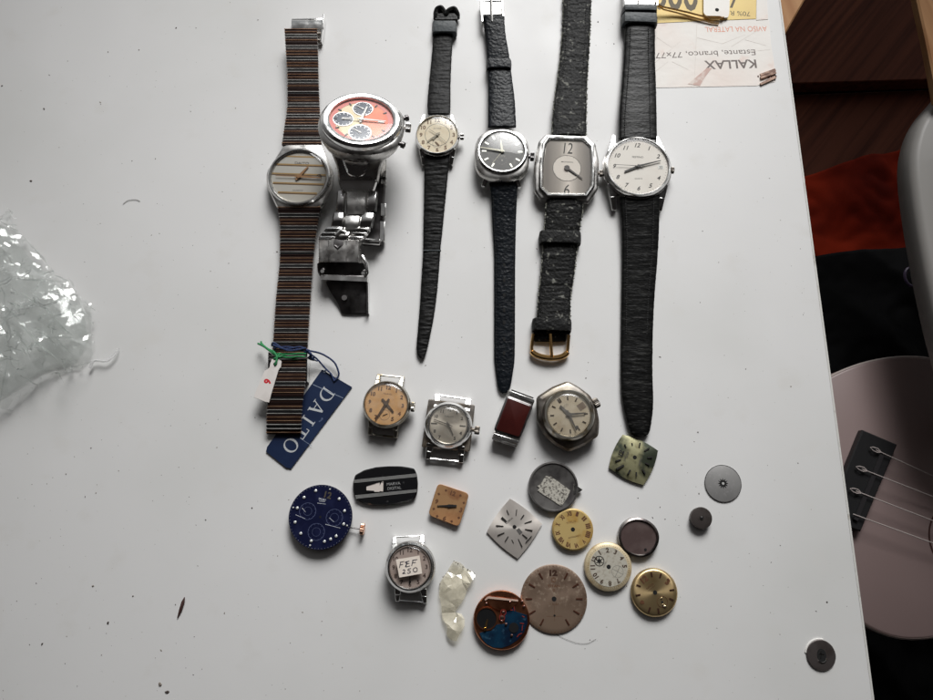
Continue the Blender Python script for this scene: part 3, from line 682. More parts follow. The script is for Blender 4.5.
#==================================================================== WATCH 2: chronograph
HB = 27.0
W = thing('chronograph_watch', 'steel chronograph with orange and cream dial standing tilted on its closed bracelet', 'wristwatch', 361, 165, 0)
k = K(361, 120, HB); q = loc(W, 361.5, 121, HB)
pre = Matrix.Translation(q) @ Matrix.Rotation(R(-19), 4, 'X') @ Matrix.Rotation(R(5), 4, 'Y')
Rr = 43 * k; rd = 31.8 * k
m = M(); oc = superell(Rr, Rr * 1.0, 2.25, 80)
m.solid(oc, [(-5, -11), (-2.0, -9), (-.4, -5), (0, -2.4), (-1.0, -1.2), (-2.6, -.8)]); m.done('case', 'steel', W, pre=pre, ang=45)
m = M(); m.ring([(Rr - 1.2, -1), (Rr - 1.4, .6), (Rr - 2.6, 1.9), (rd + 1.0, 2.1), (rd, 1.6), (rd, -.6)], 96); m.done('bezel', 'steel_bright', W, pre=pre)
X['dial_cream'] = mat('cream_chrono_dial', (.72, .60, .36), rough=.4, var=[(30, (.75, .63, .42), .4, .7)])
dl = dial_disc('dial', rd, .2, 'dial_cream', W, pre=pre)
m = M(); m.ring([(rd - 2.6, .205), (rd - .1, .205), (rd - .1, .3), (rd - 2.6, .3)], 80); m.done('minute_track', mat('pinkish_red_track', (.62, .17, .14), rough=.4), dl, pre=pre)
m = M()
def sector(m, r0, r1, a0, a1, z0, z1, n=30, cx=0, cy=0):
    rg = []
    for i in range(n + 1):
        a = R(a0 + (a1 - a0) * i / n); s_, c = math.sin(a), math.cos(a)
        rg.append([(cx + r0 * s_, cy + r0 * c, z0), (cx + r1 * s_, cy + r1 * c, z0), (cx + r1 * s_, cy + r1 * c, z1), (cx + r0 * s_, cy + r0 * c, z1)])
    m.loft(rg)
sector(m, .5, rd - 2.6, 20, 165, .21, .26); m.done('orange_sector', mat('orange_red_enamel', (.70, .12, .05), rough=.4, var=[(40, (.75, .30, .14), .42, .62)]), dl, pre=pre)
for cx, cy, r_, nm in ((-8.6, 0, 4.6, 'subdial'), (0, -8.4, 5.0, 'subdial'), (0, 8.2, 4.6, 'subdial')):
    m = M(); m.lathe([(r_, .27), (r_, .34), (r_ - .3, .36)], 40, cx, cy); sd = m.done(nm, mat('grey_subdial', (.07, .08, .10), .2, .4), dl, pre=pre)
    m = M(); m.ring([(r_ - .1, .3), (r_ + .3, .3), (r_ + .3, .45), (r_ - .1, .45)], 40, cx, cy)
    for i in range(12): m.mark(i, r_ * .72, r_ * .9, .18, .35, .4, cx=cx, cy=cy)
    m.done('subdial_ring', 'steel_bright', sd, pre=pre)
    m = M(); hand(m, 85 if cx < 0 else 300, r_ * .75, .8, .6, .3, .5, .15, cx, cy); m.lathe([(.5, .4), (.5, .7)], 12, cx, cy); m.done('subdial_hand', 'white_paint', sd, pre=pre)
m = M()
for h_ in (1, 2, 4, 5, 7, 8, 9, 10, 11): m.mark(h_, rd * .76, rd * .88, .7, .28, .5)
m.done('hour_markers', mat('black_markers', (.02, .02, .02), .2, .35), dl, pre=pre)
m = M(); m.box(9.3, 0, 3.0, 2.0, .28, .38); m.done('date_window', 'white_paint', dl, pre=pre)
m = M(); hand(m, 12, 9.5, 2, 1.3, .7, .9); hand(m, 92, 11.5, 2, 1.2, .5, 1.1); hand(m, 270, 9, 0, .5, .3, 1.25, .08); m.lathe([(1, .6), (1, 1.5)], 20)
m.done('hands', 'white_paint', W, pre=pre)
crystal(W, rd + .1, 1.1, .25, 'glass_glare', pre)
crown(W, Rr + .4, 1.2, -3.2, 2.2, 2.6, 'steel', 94, pre=pre)
for a, dd in ((68, 0), (118, 0)):
    m = M(); v = Vector((math.sin(R(a)), math.cos(R(a)), 0)); b = v * (Rr - .5) + Vector((0, 0, -3.5)); m.tube([b, b + v * 2.2], 1.0, 12); m.tube([b + v * 2.2, b + v * 3.6], 1.5, 14); m.done('pusher', 'steel_dark', W, pre=pre, ang=40)
# lower shroud and bracelet, traced in place
def slab(m, rows, th):                      # rows (pxL,pxR,py,z): curved plate, thick th
    sm = lerp_rows(rows, max(6, len(rows) * 4)); rg = []
    for l, r, y, z in sm:
        a, b = P(l, y, z), P(r, y, z); mid = (a + b) / 2
        rg.append([(a.x + .4, a.y, a.z - th), (b.x - .4, b.y, b.z - th), (b.x, b.y, b.z - th * .4), (b.x - .8, b.y, b.z), (mid.x, mid.y, mid.z + .35), (a.x + .8, a.y, a.z), (a.x, a.y, a.z - th * .4)])
    m.loft(rg)
X['steel_mir'] = mat('mirror_steel', (.80, .79, .78), 1, .16, var=[(120, (.6, .58, .56), .5, .75)], bump=[(300, .01)])
m = M(); slab(m, [(325, 396, 138, 22), (331, 387, 152, 20), (336, 381, 165, 17.5), (339, 378, 180, 15)], 5); m.done('lug_shroud', 'steel', W, world=True)
m = M(); slab(m, [(339, 376, 150, 20.5), (343, 370, 162, 19.5), (347, 365, 172, 18), (352, 361, 177, 16.5)], 2.0); m.done('shroud_inlay', 'steel_mir', W, world=True)
m = M(); slab(m, [(337, 379, 168, 16), (338, 377, 180, 14.5), (341, 374, 190, 13.5)], 4); m.done('end_link', 'steel_mir', W, world=True)
def links(m, rows, th, ncol):
    for (l0, r0, y0, z0, l1, r1, y1, z1) in rows:
        slab(m, [(l0, r0, y0, z0), ((l0 + l1) / 2, (r0 + r1) / 2, (y0 + y1) / 2, (z0 + z1) / 2 + .7), (l1, r1, y1, z1)], th)
m = M(); links(m, [(336.5, 345.5, 191, 13.6, 335.5, 344, 211, 13), (367, 378, 191, 13.6, 366, 376.5, 211, 13), (333, 344.5, 213, 13, 330.5, 343.5, 226, 12.6), (360.5, 375, 213, 13, 358, 372, 227, 12.6)], 3, 2)
links(m, [(326, 344, 227, 12.6, 322, 343, 231, 12.4), (322, 343, 231.5, 12.5, 319, 342, 235, 12.4), (319, 341, 235.5, 12.4, 317.5, 340, 239.5, 12.2), (351, 370, 227, 12.6, 353, 370, 231, 12.4), (350, 369, 231.5, 12.5, 351, 367, 235, 12.4), (347, 366, 235.5, 12.5, 346, 362, 239.5, 12.2)], 3, 2)
m.done('outer_links', 'steel_mir', W, world=True)
m = M(); links(m, [(345.5, 367, 192, 13.9, 346, 366, 214.5, 13.4), (344, 361, 216, 13.4, 343.5, 359, 230, 12.9), (339, 351, 232, 13.2, 335, 348, 240, 12.6)], 3, 1)
m.tube([P(336, 236, 13), P(341, 231, 13.4), P(346, 233, 13.4)], 1.2, 8); m.done('centre_links', 'steel', W, world=True)
a, b = P(317.5, 240, 12), P(360.5, 240, 12)
m = M(); slab(m, [(317.3, 360.5, 240, 12.4), (317.3, 360, 250, 12.2), (317, 360, 262, 11.4)], 8); m.done('clasp', 'steel', W, world=True, bevel=.2)
m = M(); slab(m, [(316.2, 365, 263, 10.4), (317, 367.5, 271, 8.2), (321, 367.5, 279, 6)], 5); m.done('clasp_cover', 'steel_dark', W, world=True)
m = M(); m.tube([P(335, 246, 12), P(338, 248.5, 12.3), P(341, 246, 12)], .9, 8); m.lathe([(2.4, 12.2), (2.4, 12.75), (1.9, 12.8)], 20, P(338.5, 243, 12.6).x, P(338.5, 243, 12.6).y)
for xx in (329, 346.5): m.wedge(P(xx, 241, 12), P(xx, 261.5, 11), .35, .35, 11, 12.75, 10.5, 11.8)
m.done('clasp_catch', 'steel_dark', W, world=True)
m = M(); m.wedge(P(321, 277.5, 7), P(367.5, 279.5, 7), 2.4, 2.4, 3, 7.4, 3, 7.4); m.tube([P(362, 256, 8), P(366.5, 264, 8), P(367.5, 273, 7.5), P(364, 280, 6)], 1.0, 8); m.lathe([(.9, 9), (.9, 9.8)], 14, P(322.8, 272, 8.5).x, P(322.8, 272, 8.5).y)
m.lathe([(.9, 9), (.9, 9.7)], 14, P(363.5, 274, 8.5).x, P(363.5, 274, 8.5).y); m.done('clasp_edge', 'steel_bright', W, world=True)
m = M(); slab(m, [(325, 368, 281, 4.5), (330, 368, 291, 3.6), (337, 368.3, 302, 2.6), (341.5, 368, 313, 1.4)], 1.2)
m.lathe([(1.3, 3.6), (1.3, 4.1)], 18, P(344.5, 298, 3.5).x, P(344.5, 298, 3.5).y); m.done('inner_plate', 'steel_dark', W, world=True)
m = M(); m.wedge(P(367.5, 281, 4), P(368, 314, 2), .8, .8, .3, 5.5, .1, 3.2); m.done('plate_edge', 'steel_bright', W, world=True)
m = M(); slab(m, [(366, 386, 158, 11), (370, 386, 175, 8), (372, 384.5, 200, 5.5), (370, 384, 225, 4), (362, 381, 244, 4)], 3); m.done('rear_bracelet', 'steel_dark', W, world=True)
m = M()
for (y0, y1, xx, zz) in ((161, 176, 384, 10.5), (179, 184, 384, 8), (203, 216, 383.5, 6.5), (221, 241, 382.5, 5)): m.wedge(P(xx, y0, zz), P(xx - .6, y1, zz), 2.6, 2.6, zz - 4, zz, zz - 4, zz)
m.tube([P(361, 241, 6), P(380, 242.5, 6)], 1.5, 10); m.done('rear_links', 'steel_bright', W, world=True, bevel=.3)

#==================================================================== WATCH 3: small, narrow ribbed strap
W = thing('small_wristwatch', 'small round cream dial wristwatch on a narrow black ribbed strap', 'wristwatch', 437, 137, 0); HD = 7.6
k = K(437, 133, HD); q = loc(W, 437.3, 134, HD); pre = Matrix.Translation((q.x, q.y, 0)); Rr = 22.2 * k
def round_case(W, Rr, HD, mt='steel', mb='steel_bright', pre=None, bz=1.4, flare=0, sy=1):
    m = M(); m.lathe([(Rr * .78, .4), (Rr * .86, 1.2), (Rr * .98, 2.6), (Rr, 3.6), (Rr, HD - 2.6), (Rr * .97, HD - 1.9), (Rr * .92, HD - 1.5)], 96, sy=sy); c = m.done('case', mt, W, pre=pre)
    m = M(); m.ring([(Rr * .97, HD - 1.9), (Rr * .96, HD - .8), (Rr - bz * .6, HD + .1), (Rr - bz * .85, HD + .1), (Rr - bz, HD - .3), (Rr - bz, HD - 1.4)], 96, sy=sy); b = m.done('bezel', mb, W, pre=pre)
    return Rr - bz
rd = round_case(W, Rr, HD, pre=pre, bz=1.0)
X['dial_ivory'] = mat('aged_ivory_dial', (.72, .63, .47), rough=.45, var=[(160, (.62, .48, .3), .5, .75), (60, (.70, .60, .45), .5, .7)])
dl = dial_disc('dial', rd, HD - .9, 'dial_ivory', W, pre=pre)
X['ink_gilt'] = mat('gilt_brown_print', (.16, .09, .04), rough=.45)
m = M(); numerals(m, [(h_, str(h_)) for h_ in (1, 2, 3, 4, 5, 6, 7, 8, 9, 10, 11, 12)], rd * .81, HD - .87, 2.3, off=.05); m.done('numerals', 'ink_gilt', dl, pre=pre, flat=True)
m = M(); m.ring([(rd * .6, HD - .88), (rd * .62, HD - .88), (rd * .62, HD - .86), (rd * .6, HD - .86)], 64); m.ring([(2.3, HD - .885), (2.4, HD - .885), (2.4, HD - .86), (2.3, HD - .86)], 40, 0, -5); tick_ring(m, rd * .95, rd * .98, .12, HD - .89); m.text('ELMAR', 0, 3.6, HD - .87, .7, wid=3.8)
m.done('chapter_ring', 'ink_soft', dl, pre=pre, flat=True)
m = M(); hand(m, 232, 6.6, 1.6, .8, .35, HD - .4); hand(m, 305, 5.2, 1, .4, .2, HD - .3, .08); hand(m, 135, 7, 0, .25, .2, HD - .25, .06); hand(m, 218, 3.6, 1, 1.1, .5, HD - .55); m.lathe([(.75, HD - .6), (.75, HD)], 18)
m.done('hands', mat('blued_grey_hands', (.22, .20, .16), .6, .35), W, pre=pre)
m = M(); hand(m, 318, 1.6, 1.4, .9, .5, HD - .8, .12, 0, -5); m.done('seconds_hand', 'ink_gilt', W, pre=pre)
crystal(W, rd + .1, HD - .5, 1.0, 'glass', pre)
for sx_ in (-1, 1):
    m = M(); lug(m, sx_ * Rr * .72, Rr * .62, sx_ * Rr * .62, Rr * 1.16, 2.4, 1.5, HD - 2.0, HD - 3.4); m.done('lug', 'steel_bright', W, pre=pre, bevel=.25)
    m = M(); lug(m, sx_ * Rr * .72, -Rr * .62, sx_ * Rr * .62, -Rr * 1.28, 2.6, 1.6, HD - 2.0, 2.6); m.done('lug', 'steel_bright', W, pre=pre, bevel=.25)
crown(W, q.x + Rr + .3, q.y + .2, HD - 3.2, 1.6, 1.9, 'steel')
s3a = [(435, 455.5, 28, 1.6), (433.5, 453, 36, 1.5), (431.5, 451.5, 60, 1.6), (429, 450.5, 85, 2.4), (427.5, 450.5, 104, 3.4), (428, 450, 115, 4)]
strap('upper_strap', s3a, 1.9, 'leather_grain', W, rib=.35, seed=1)
s3b = [(425, 449.5, 152, 3.6), (424.5, 449, 164, 3), (424, 445.5, 200, 1.6), (423.4, 442, 235, 1), (423.2, 440.5, 250, .8), (421.5, 438.3, 280, .6), (420, 435.6, 305, .5), (418, 431.5, 330, .5), (416.6, 428, 346, .6), (417.2, 426, 354, .6), (420, 424.5, 358.5, .4)]
strap('lower_strap', s3b, 1.8, 'leather_grain', W, rib=.45, seed=2)
keeper('keeper', 432, 457, 23.5, 34, .8, 5.4, 'leather_grey', W)
m = M(); m.tube(spline([(436, 19, 2.5), (436.5, 11, 3), (441, 8.5, 3.4), (444.5, 13, 3), (446, 16, 3), (448, 12, 3.4), (454, 9.5, 3.4), (457, 14, 3), (457, 19, 2)]), 1.5, 8, 1.2)
m.wedge(P(435.5, 19, 2), P(457.5, 19, 2), 3.6, 3.6, .6, 4.0, .6, 4.0); m.wedge(P(437, 14, 2), P(456, 14, 2), 3.4, 3.4, .5, 2.8, .5, 2.8); m.done('strap_end_loop', 'leather_black', W, world=True)
m = M(); m.wedge(P(423.5, 251, 2), P(441, 251, 2), .5, .5, 1.6, 2.85, 1.6, 2.85); m.done('strap_step', 'leather_grey', W, world=True)

#==================================================================== WATCH 4: cushion case, black dial
W = thing('cushion_watch', 'cushion case wristwatch with black dial on a long blue-black leather strap', 'wristwatch', 502.5, 157, 1.5); HD = 9.5
k = K(502, 150, HD); q = loc(W, 502.3, 150.5, HD)
pre = Matrix.Translation(q) @ Matrix.Rotation(R(-4), 4, 'X') @ Matrix.Translation((0, 0, -HD))
a = 27.6 * k; cr = 24 * k
m = M(); oc = superell(a, a * 1.08, 2.75, 88, 0, -.6)
m.solid(oc, [(-3.2, .8), (-1.0, 2.2), (0, 4.2), (0, HD - 3.4), (-.8, HD - 2.0), (-2.2, HD - 1.4)]); m.done('case', 'steel', W, pre=pre)
m = M(); m.ring([(cr + .9, HD - 1.9), (cr + .7, HD - .6), (cr, HD + .1), (cr - .5, HD + .1), (cr - .9, HD - .5), (cr - .9, HD - 1.6)], 96); m.done('bezel', 'steel_bright', W, pre=pre)
rd = cr - .7
X['dial_black'] = mat('aged_black_dial', (.018, .017, .016), rough=.4, var=[(260, (.10, .09, .08), .56, .72), (70, (.035, .033, .03), .45, .7)])
dl = dial_disc('dial', rd, HD - 1.0, 'dial_black', W, pre=pre)
m = M()
for h_ in range(1, 12):
    if h_ in (6,): continue
    m.mark(h_, rd * .70, rd * .90, .85, HD - .99, HD - .8)
m.mark(12, rd * .72, rd * .9, .6, HD - .99, HD - .8, a0=-3); m.mark(12, rd * .72, rd * .9, .6, HD - .99, HD - .8, a0=3)
m.done('hour_markers', mat('silver_lume_markers', (.68, .68, .62), .3, .35), dl, pre=pre)
m = M(); tick_ring(m, rd * .93, rd * .98, .1, HD - .985)
for i in range(12): m.mark(i, 2.1, 2.5, .12, HD - .98, HD - .96, cx=0, cy=-5)
m.text('ORIVE', .3, 3.8, HD - .97, .8, wid=3.6); m.text('15 RUBIS', 0, -2.4, HD - .97, .55, wid=3.2); m.text('o', 0, -5, HD - .97, .8, off=.03)
m.done('printing', mat('grey_dial_print', (.4, .38, .34), rough=.5), dl, pre=pre, flat=True)
m = M(); hand(m, 352, 6.3, 1, 1.3, .6, HD - .6); hand(m, 279, 11.2, 1.2, 1.0, .35, HD - .35); hand(m, 215, 8.5, 0, .25, .15, HD - .9, .05); m.lathe([(.8, HD - .7), (.8, HD)], 18)
m.done('hands', 'lume', W, pre=pre)
crystal(W, cr - .6, HD - .6, 1.1, 'glass', pre)
crown(W, a + .5, -.6, HD - 4, 2.2, 2.0, 'steel_dark', 92, pre=pre)
for sx_ in (-1, 1): m = M(); m.wedge((sx_ * a * .55, -a * .9), (sx_ * a * .66, -a * 1.22), 2.6, 1.8, 2.2, HD - 4, 1, 3.6); m.done('lug', 'steel_bright', W, pre=pre, bevel=.25)
s4a = [(483.5, 503, 18, 4.2), (484, 504, 28, 3.5), (486.3, 508, 50, 3), (487, 510, 64, 3), (488, 512, 80, 3.2), (488.2, 514.5, 100, 3.6), (488, 516, 128, 4.5)]
strap('upper_strap', s4a, 2.2, 'leather_blue', W, seed=3, rib=.06)
strap('strap_tongue', [(484.5, 504, 17, 5.6), (486.3, 505.5, 35, 5.1), (487.5, 508.5, 55, 4.6), (488, 510, 64, 4.2)], 1.3, 'leather_blue', W, seed=3.5, rib=.06)
s4b = [(489.5, 516.5, 184, 4), (491, 517, 196, 3), (492, 516, 220, 1.6), (494, 515.2, 260, .6), (494, 515, 310, .4), (494, 514.7, 355, .4), (495.8, 512.6, 374, .5), (498, 510, 388, .5), (501, 507, 393, .4)]
strap('lower_strap', s4b, 2.0, 'leather_blue', W, seed=4, rib=.06, edge=.06)
m = M()
for y in (265, 280, 295, 310, 322.5, 339, 353):
    p_ = P(504.2, y, 2.6); m.lathe([(.55, 2.3), (.55, 2.48), (.4, 2.5)], 14, p_.x, p_.y, sx=1.2, sy=1.9)
m.done('strap_holes', 'hole', W, world=True)
stitches('stitching', s4b[1:7], 2.0, 1.6, W, wpx=.5, step=2.6)
keeper('keeper', 486.3, 511.5, 61, 69.5, 2.2, 6.6, 'leather_blue', W)
m = M(); a_, b_, c_, d_ = P(481, 2, 4), P(501.5, 1, 4), P(504, 20, 4), P(481.5, 21, 4)
m.tube([a_, b_], 1.1, 10); m.wedge(P(481, 1, 4), P(482.3, 24, 4), 1.3, 1.3, 1.6, 5.6, 1.8, 5.8); m.wedge(P(501.8, 1, 4), P(503.4, 22, 4), 1.3, 1.3, 1.6, 5.6, 1.8, 5.8)
m.wedge(P(491.5, 4, 3), P(492.2, 16.5, 3), P(502, 10).x - P(481, 10).x, P(502, 10).x - P(481, 10).x, 2.6, 4.6, 3.6, 4.4); m.done('buckle', 'steel_bright', W, world=True, bevel=.3)
m = M(); m.tube([P(491, -4, 5.5), P(491.5, 8, 6), P(492, 22, 6.4)], .75, 8); m.done('buckle_tongue', 'steel', W, world=True)

#==================================================================== WATCH 5: octagonal
W = thing('octagonal_watch', 'octagonal steel wristwatch with grey and white dial on a cracked black strap', 'wristwatch', 567, 172, 2.5); HD = 7.5
def lp(pts, z): return [tuple(loc(W, x, y, z)[:2]) for x, y in pts]
Z = lambda x, y: (520 + x / 5.831, 110 + y / 5.831)
outer = lp([Z(150, 140), Z(392, 150), Z(440, 195), Z(462, 300), Z(455, 460), Z(400, 540), Z(120, 520), Z(85, 470), Z(82, 330), Z(108, 185)], HD - 2)
m = M(); m.solid(roundpoly(outer, .8, 2), [(-2.5, .8), (-.3, 2.4), (0, 3.4), (0, HD - 2.6), (-.7, HD - 1.9), (-1.6, HD - 1.6)]); m.done('case', 'steel', W, ang=20)
bez = lp([Z(160, 148), Z(378, 155), Z(432, 205), Z(440, 330), Z(436, 445), Z(392, 508), Z(158, 505), Z(110, 455), Z(112, 320), Z(128, 195)], HD)
bez = ccw(bez)
m = M(); m.oring(bez, [(-.1, HD - 2.2), (0, HD - .6), (-.7, HD + .2), (-1.4, HD + .2), (-2.2, HD - .6), (-2.2, HD - 1.4)]); m.done('bezel', 'steel_bright', W, ang=15)
m = M(); m.solid(bez, [(-2.3, HD - 1.4), (-2.3, HD - .9)])
# dial: grey at the sides, white in the middle (a printed fade across the dial)
dm, nt_, b_ = nodes_of('two_tone_faded_dial'); b_.inputs['Roughness'].default_value = .4
tcn = nt_.nodes.new('ShaderNodeTexCoord'); sp_ = nt_.nodes.new('ShaderNodeSeparateXYZ'); mr = nt_.nodes.new('ShaderNodeMapRange'); cr_ = nt_.nodes.new('ShaderNodeValToRGB')
nt_.links.new(tcn.outputs['Object'], sp_.inputs[0]); nt_.links.new(sp_.outputs['X'], mr.inputs['Value']); mr.inputs['From Min'].default_value = -14 * S; mr.inputs['From Max'].default_value = 14 * S
el = cr_.color_ramp.elements; el[0].position = .12; el[0].color = (.17, .145, .13, 1); el[1].position = .5; el[1].color = (.74, .67, .62, 1)
for ps, cl in ((.33, (.36, .32, .29, 1)), (.66, (.36, .32, .29, 1)), (.86, (.15, .13, .12, 1))): e_ = el.new(ps); e_.color = cl
nt_.links.new(mr.outputs[0], cr_.inputs[0]); nt_.links.new(cr_.outputs[0], b_.inputs['Base Color'])
dl = m.done('dial', dm, W)
q5 = loc(W, *Z(275, 335), HD); pre = Matrix.Translation((q5.x, q5.y, 0))
m = M(); m.lathe([(6.9, HD - .88), (6.9, HD - .86)], 60); m.done('centre_disc', mat('white_centre', (.74, .68, .63), rough=.4), dl, pre=pre)
m = M(); m.ring([(6.9, HD - .86), (7.1, HD - .86), (7.1, HD - .83), (6.9, HD - .83)], 60); m.text('12', .4, 11.0, HD - .85, 6.0, wid=4.6, shear=.15); m.text('6', 0, -11.6, HD - .85, 5.6, wid=2.7, shear=.15); m.text('MONDIAL', .2, 3.4, HD - .84, .7, wid=6, off=.01)
for i in range(12): m.mark(i, 6.4, 6.9, .12, HD - .85, HD - .84)
m.done('numerals', 'ink', dl, pre=pre, flat=True)
m = M(); hand(m, 126, 9.5, 1.5, .9, .45, HD - .5); hand(m, 128, 6, 1, 1.4, .8, HD - .7); m.lathe([(1.35, HD - .7), (1.35, HD - .2)], 24); m.done('hands', mat('dark_grey_hands', (.06, .055, .055), .4, .35), W, pre=pre)
m = M(); m.solid(bez, [(-2.0, HD - .4), (-2.1, HD + .05)]); m.done('crystal', 'glass', W)
q = loc(W, 599.5, 173.3, HD - 3.5); crown(W, q.x, q.y, HD - 3.6, 1.7, 1.8, 'steel_dirty', 92)
s5a = [(564, 593, -14, 1.2), (563, 591, 0, 1), (561.5, 589.5, 40, 1), (557.5, 587, 78, 1.4), (553.5, 586.3, 105, 2.5), (551.5, 586, 136, 3.8)]
strap('upper_strap', s5a, 2.4, 'leather_worn', W, seed=5, rib=.25, edge=.35)
s5b = [(546, 583, 200, 3.6), (545, 582, 214, 3), (543, 578, 240, 2), (540.5, 574, 275, 1.2), (537.8, 570.5, 300, 1), (536, 569.5, 335, 1.6)]
strap('lower_strap', s5b, 2.4, 'leather_worn', W, seed=6, rib=.25, edge=.35)
for nm, rws in (('frayed_edge', s5a), ('frayed_edge', s5b)):
    m = M(); sm = lerp_rows(rws, int(abs(rws[-1][2] - rws[0][2]) / .5))
    for i, (l, r, y, z) in enumerate(sm):
        for xx in (l + .5, r - .5):
            if random.random() < .85:
                p_ = P(xx + random.uniform(-.9, .9), y, z); blob(m, p_.x, p_.y, p_.z + 1.1, random.uniform(.2, .5), .5)
    m.done(nm, 'thread_pale', W, world=True)
stitches('stitching', s5a, 4.6, 2.25, W, wpx=.9); stitches('stitching', s5b, 4.6, 2.25, W, wpx=.9)
m = M()
for x_, y_ in ((577, 1), (576.5, 14), (576, 26), (574.5, 37), (574, 47)): p_ = P(x_, y_, 3.3); m.lathe([(.6, 3.2), (.6, 3.45)], 12, p_.x, p_.y)
m.done('strap_holes', 'hole', W, world=True)
keeper('keeper', 539.3, 581, 232, 243.5, .8, 6.2, 'leather_worn', W, skew=1.0); keeper('keeper', 532.3, 571.5, 319, 330.5, .6, 6.2, 'leather_worn', W, skew=1.2)
g0 = [(533.4, 334, 3), (532.2, 342, 2.6), (531.8, 349, 2.2), (534, 353.5, 2.2), (541, 356.6, 2.3), (550, 358, 2.4), (559, 357.4, 2.3), (565.5, 354.5, 2.2), (567.6, 350, 2.2), (568.3, 342, 2.6), (569, 335, 3)]
m = M(); m.tube(spline(g0), [.75 + (.65 if 14 < i < 46 else 0) for i in range(len(spline(g0)))], 10); m.done('buckle', 'gold', W, world=True)
m = M(); m.tube(spline([(550.3, 334, 4.2), (551, 345, 4.0), (551.8, 356.5, 3.6)]), .8, 8); m.done('buckle_tongue', 'gold', W, world=True)
m = M(); slab(m, [(534, 567, 330, 3.4), (533.8, 566.6, 338, 2.6), (534.5, 566, 341, 2.0)], 1.6); m.done('strap_wrap', 'leather_worn', W, world=True)

#==================================================================== WATCH 6: white dial
W = thing('white_dial_watch', 'large round white dial wristwatch with date on a long creased black strap', 'wristwatch', 639, 173, 1.5); HD = 8.6
k = K(638, 166, HD); q = loc(W, 638.6, 165.8, HD)
pre = Matrix.Translation(q) @ Matrix.Rotation(R(0), 4, 'X') @ Matrix.Translation((0, 0, -HD)); Rr = 34.3 * k
rd = round_case(W, Rr, HD, 'steel', 'steel_bright', pre, bz=2.2)
m = M(); m.lathe([(Rr * .95, 3), (Rr + .15, 4), (Rr + .15, HD - 3), (Rr * .97, HD - 2.2)], 96); m.done('case_band', 'steel_mir', W, pre=pre)
X['dial_white'] = mat('white_dial', (.76, .72, .67), rough=.4, var=[(60, (.72, .67, .61), .45, .7)])
dl = dial_disc('dial', rd, HD - .9, 'dial_white', W, pre=pre)
m = M(); numerals(m, [(h_, str(h_)) for h_ in (1, 2, 4, 5, 6, 7, 8, 9, 10, 11, 12)], rd * .79, HD - .87, 2.3, shear=.35, off=.022); tick_ring(m, rd * .93, rd * .96, .12, HD - .88, 60)
m.text('FESTINO', 0, 5.2, HD - .87, .95, wid=5.6, off=.006); m.text('QUARTZ', 0, -6.6, HD - .87, .75, wid=3.8); m.done('numerals', 'ink', dl, pre=pre, flat=True)
m = M(); m.box(rd * .76, 0, 2.8, 2.1, HD - .89, HD - .82); dwn = m.done('date_window', 'white_paint', dl, pre=pre)
m = M(); m.text('20', rd * .76, 0, HD - .8, 1.3, off=.01); m.done('date', 'ink', dwn, pre=pre, flat=True)
m = M(); hand(m, 245, 7.6, 1.5, 1.2, .8, HD - .5, .2); hand(m, 74, 11.6, 1.5, .9, .4, HD - .25, .2); hand(m, 272, 12, 3, .3, .15, HD - .05, .08); m.lathe([(.75, HD - .6), (.75, HD + .1)], 18); m.done('hands', 'ink', W, pre=pre)
crystal(W, rd + .2, HD - .6, .25, 'glass', pre)
for sx_ in (-1, 1):
    m = M(); lug(m, sx_ * Rr * .74, Rr * .5, sx_ * Rr * .64, Rr * 1.13, 4.2, 1.5, HD - 2.2, 4.2, 2.5, 1.5); m.done('lug', 'steel_bright', W, pre=pre, bevel=.3)
    m = M(); lug(m, sx_ * Rr * .74, -Rr * .5, sx_ * Rr * .66, -Rr * 1.25, 4.8, 2.2, HD - 2.2, 3, 2.5, .6); m.done('lug', 'steel_bright', W, pre=pre, bevel=.3)
crown(W, Rr + .2, -.2, HD - 3.6, 1.7, 1.3, 'steel_dirty', 90, pre=pre)
s6a = [(624.5, 655, 14, 3), (624.5, 654.5, 28, 2.6), (623.2, 654.5, 60, 2.4), (621, 655.5, 90, 2.8), (619, 656, 115, 3.6), (618.5, 656.5, 140, 4.2)]
strap('upper_strap', s6a, 3.0, 'leather_black', W, seed=7, rib=.06); stitches('stitching', s6a[1:], 6, 2.95, W, wpx=1.0)
s6b = [(620, 659.5, 192, 4.2), (620.2, 659, 205, 3.6), (621.3, 658.5, 230, 2.4), (621.6, 657, 260, 1.4), (621, 654, 298, .8), (620.5, 652.3, 335, .6), (620.3, 652, 375, .8), (621.3, 652.8, 398, 1.0), (624.2, 652, 414, 1.0), (627.5, 650, 427, 1.0), (630.5, 648, 434, .8), (634, 645, 436.5, .6)]
strap('lower_strap', s6b, 2.6, 'leather_black', W, seed=8, rib=.12); stitches('stitching', s6b[:6], 5.5, 2.45, W, wpx=1.0)
keeper('keeper', 622.3, 656.8, 8.2, 13.6, 1.4, 8.2, 'leather_grey', W, skew=.6); keeper('keeper', 622, 657.3, 15.5, 24.5, 1.4, 7.4, 'leather_grey', W, skew=1.2)
m = M(); m.wedge(P(624.5, -12, 4), P(625, 9, 4), 1.4, 1.4, 1.6, 6.5, 1.6, 6.5); m.wedge(P(656.3, -12, 4), P(656, 9, 4), 1.2, 1.2, 1.6, 6.5, 1.6, 6.5); m.wedge(P(626, 3, 3), P(655, 3, 3), 5, 5, 1.6, 4.4, 1.6, 4.4); m.done('buckle', 'steel_bright', W, world=True, bevel=.3)
m = M(); m.wedge(P(639, -10, 5), P(639, 7, 5), 1.0, 1.2, 5, 6, 5.6, 6.6); m.done('buckle_tongue', 'steel_bright', W, world=True, bevel=.2)

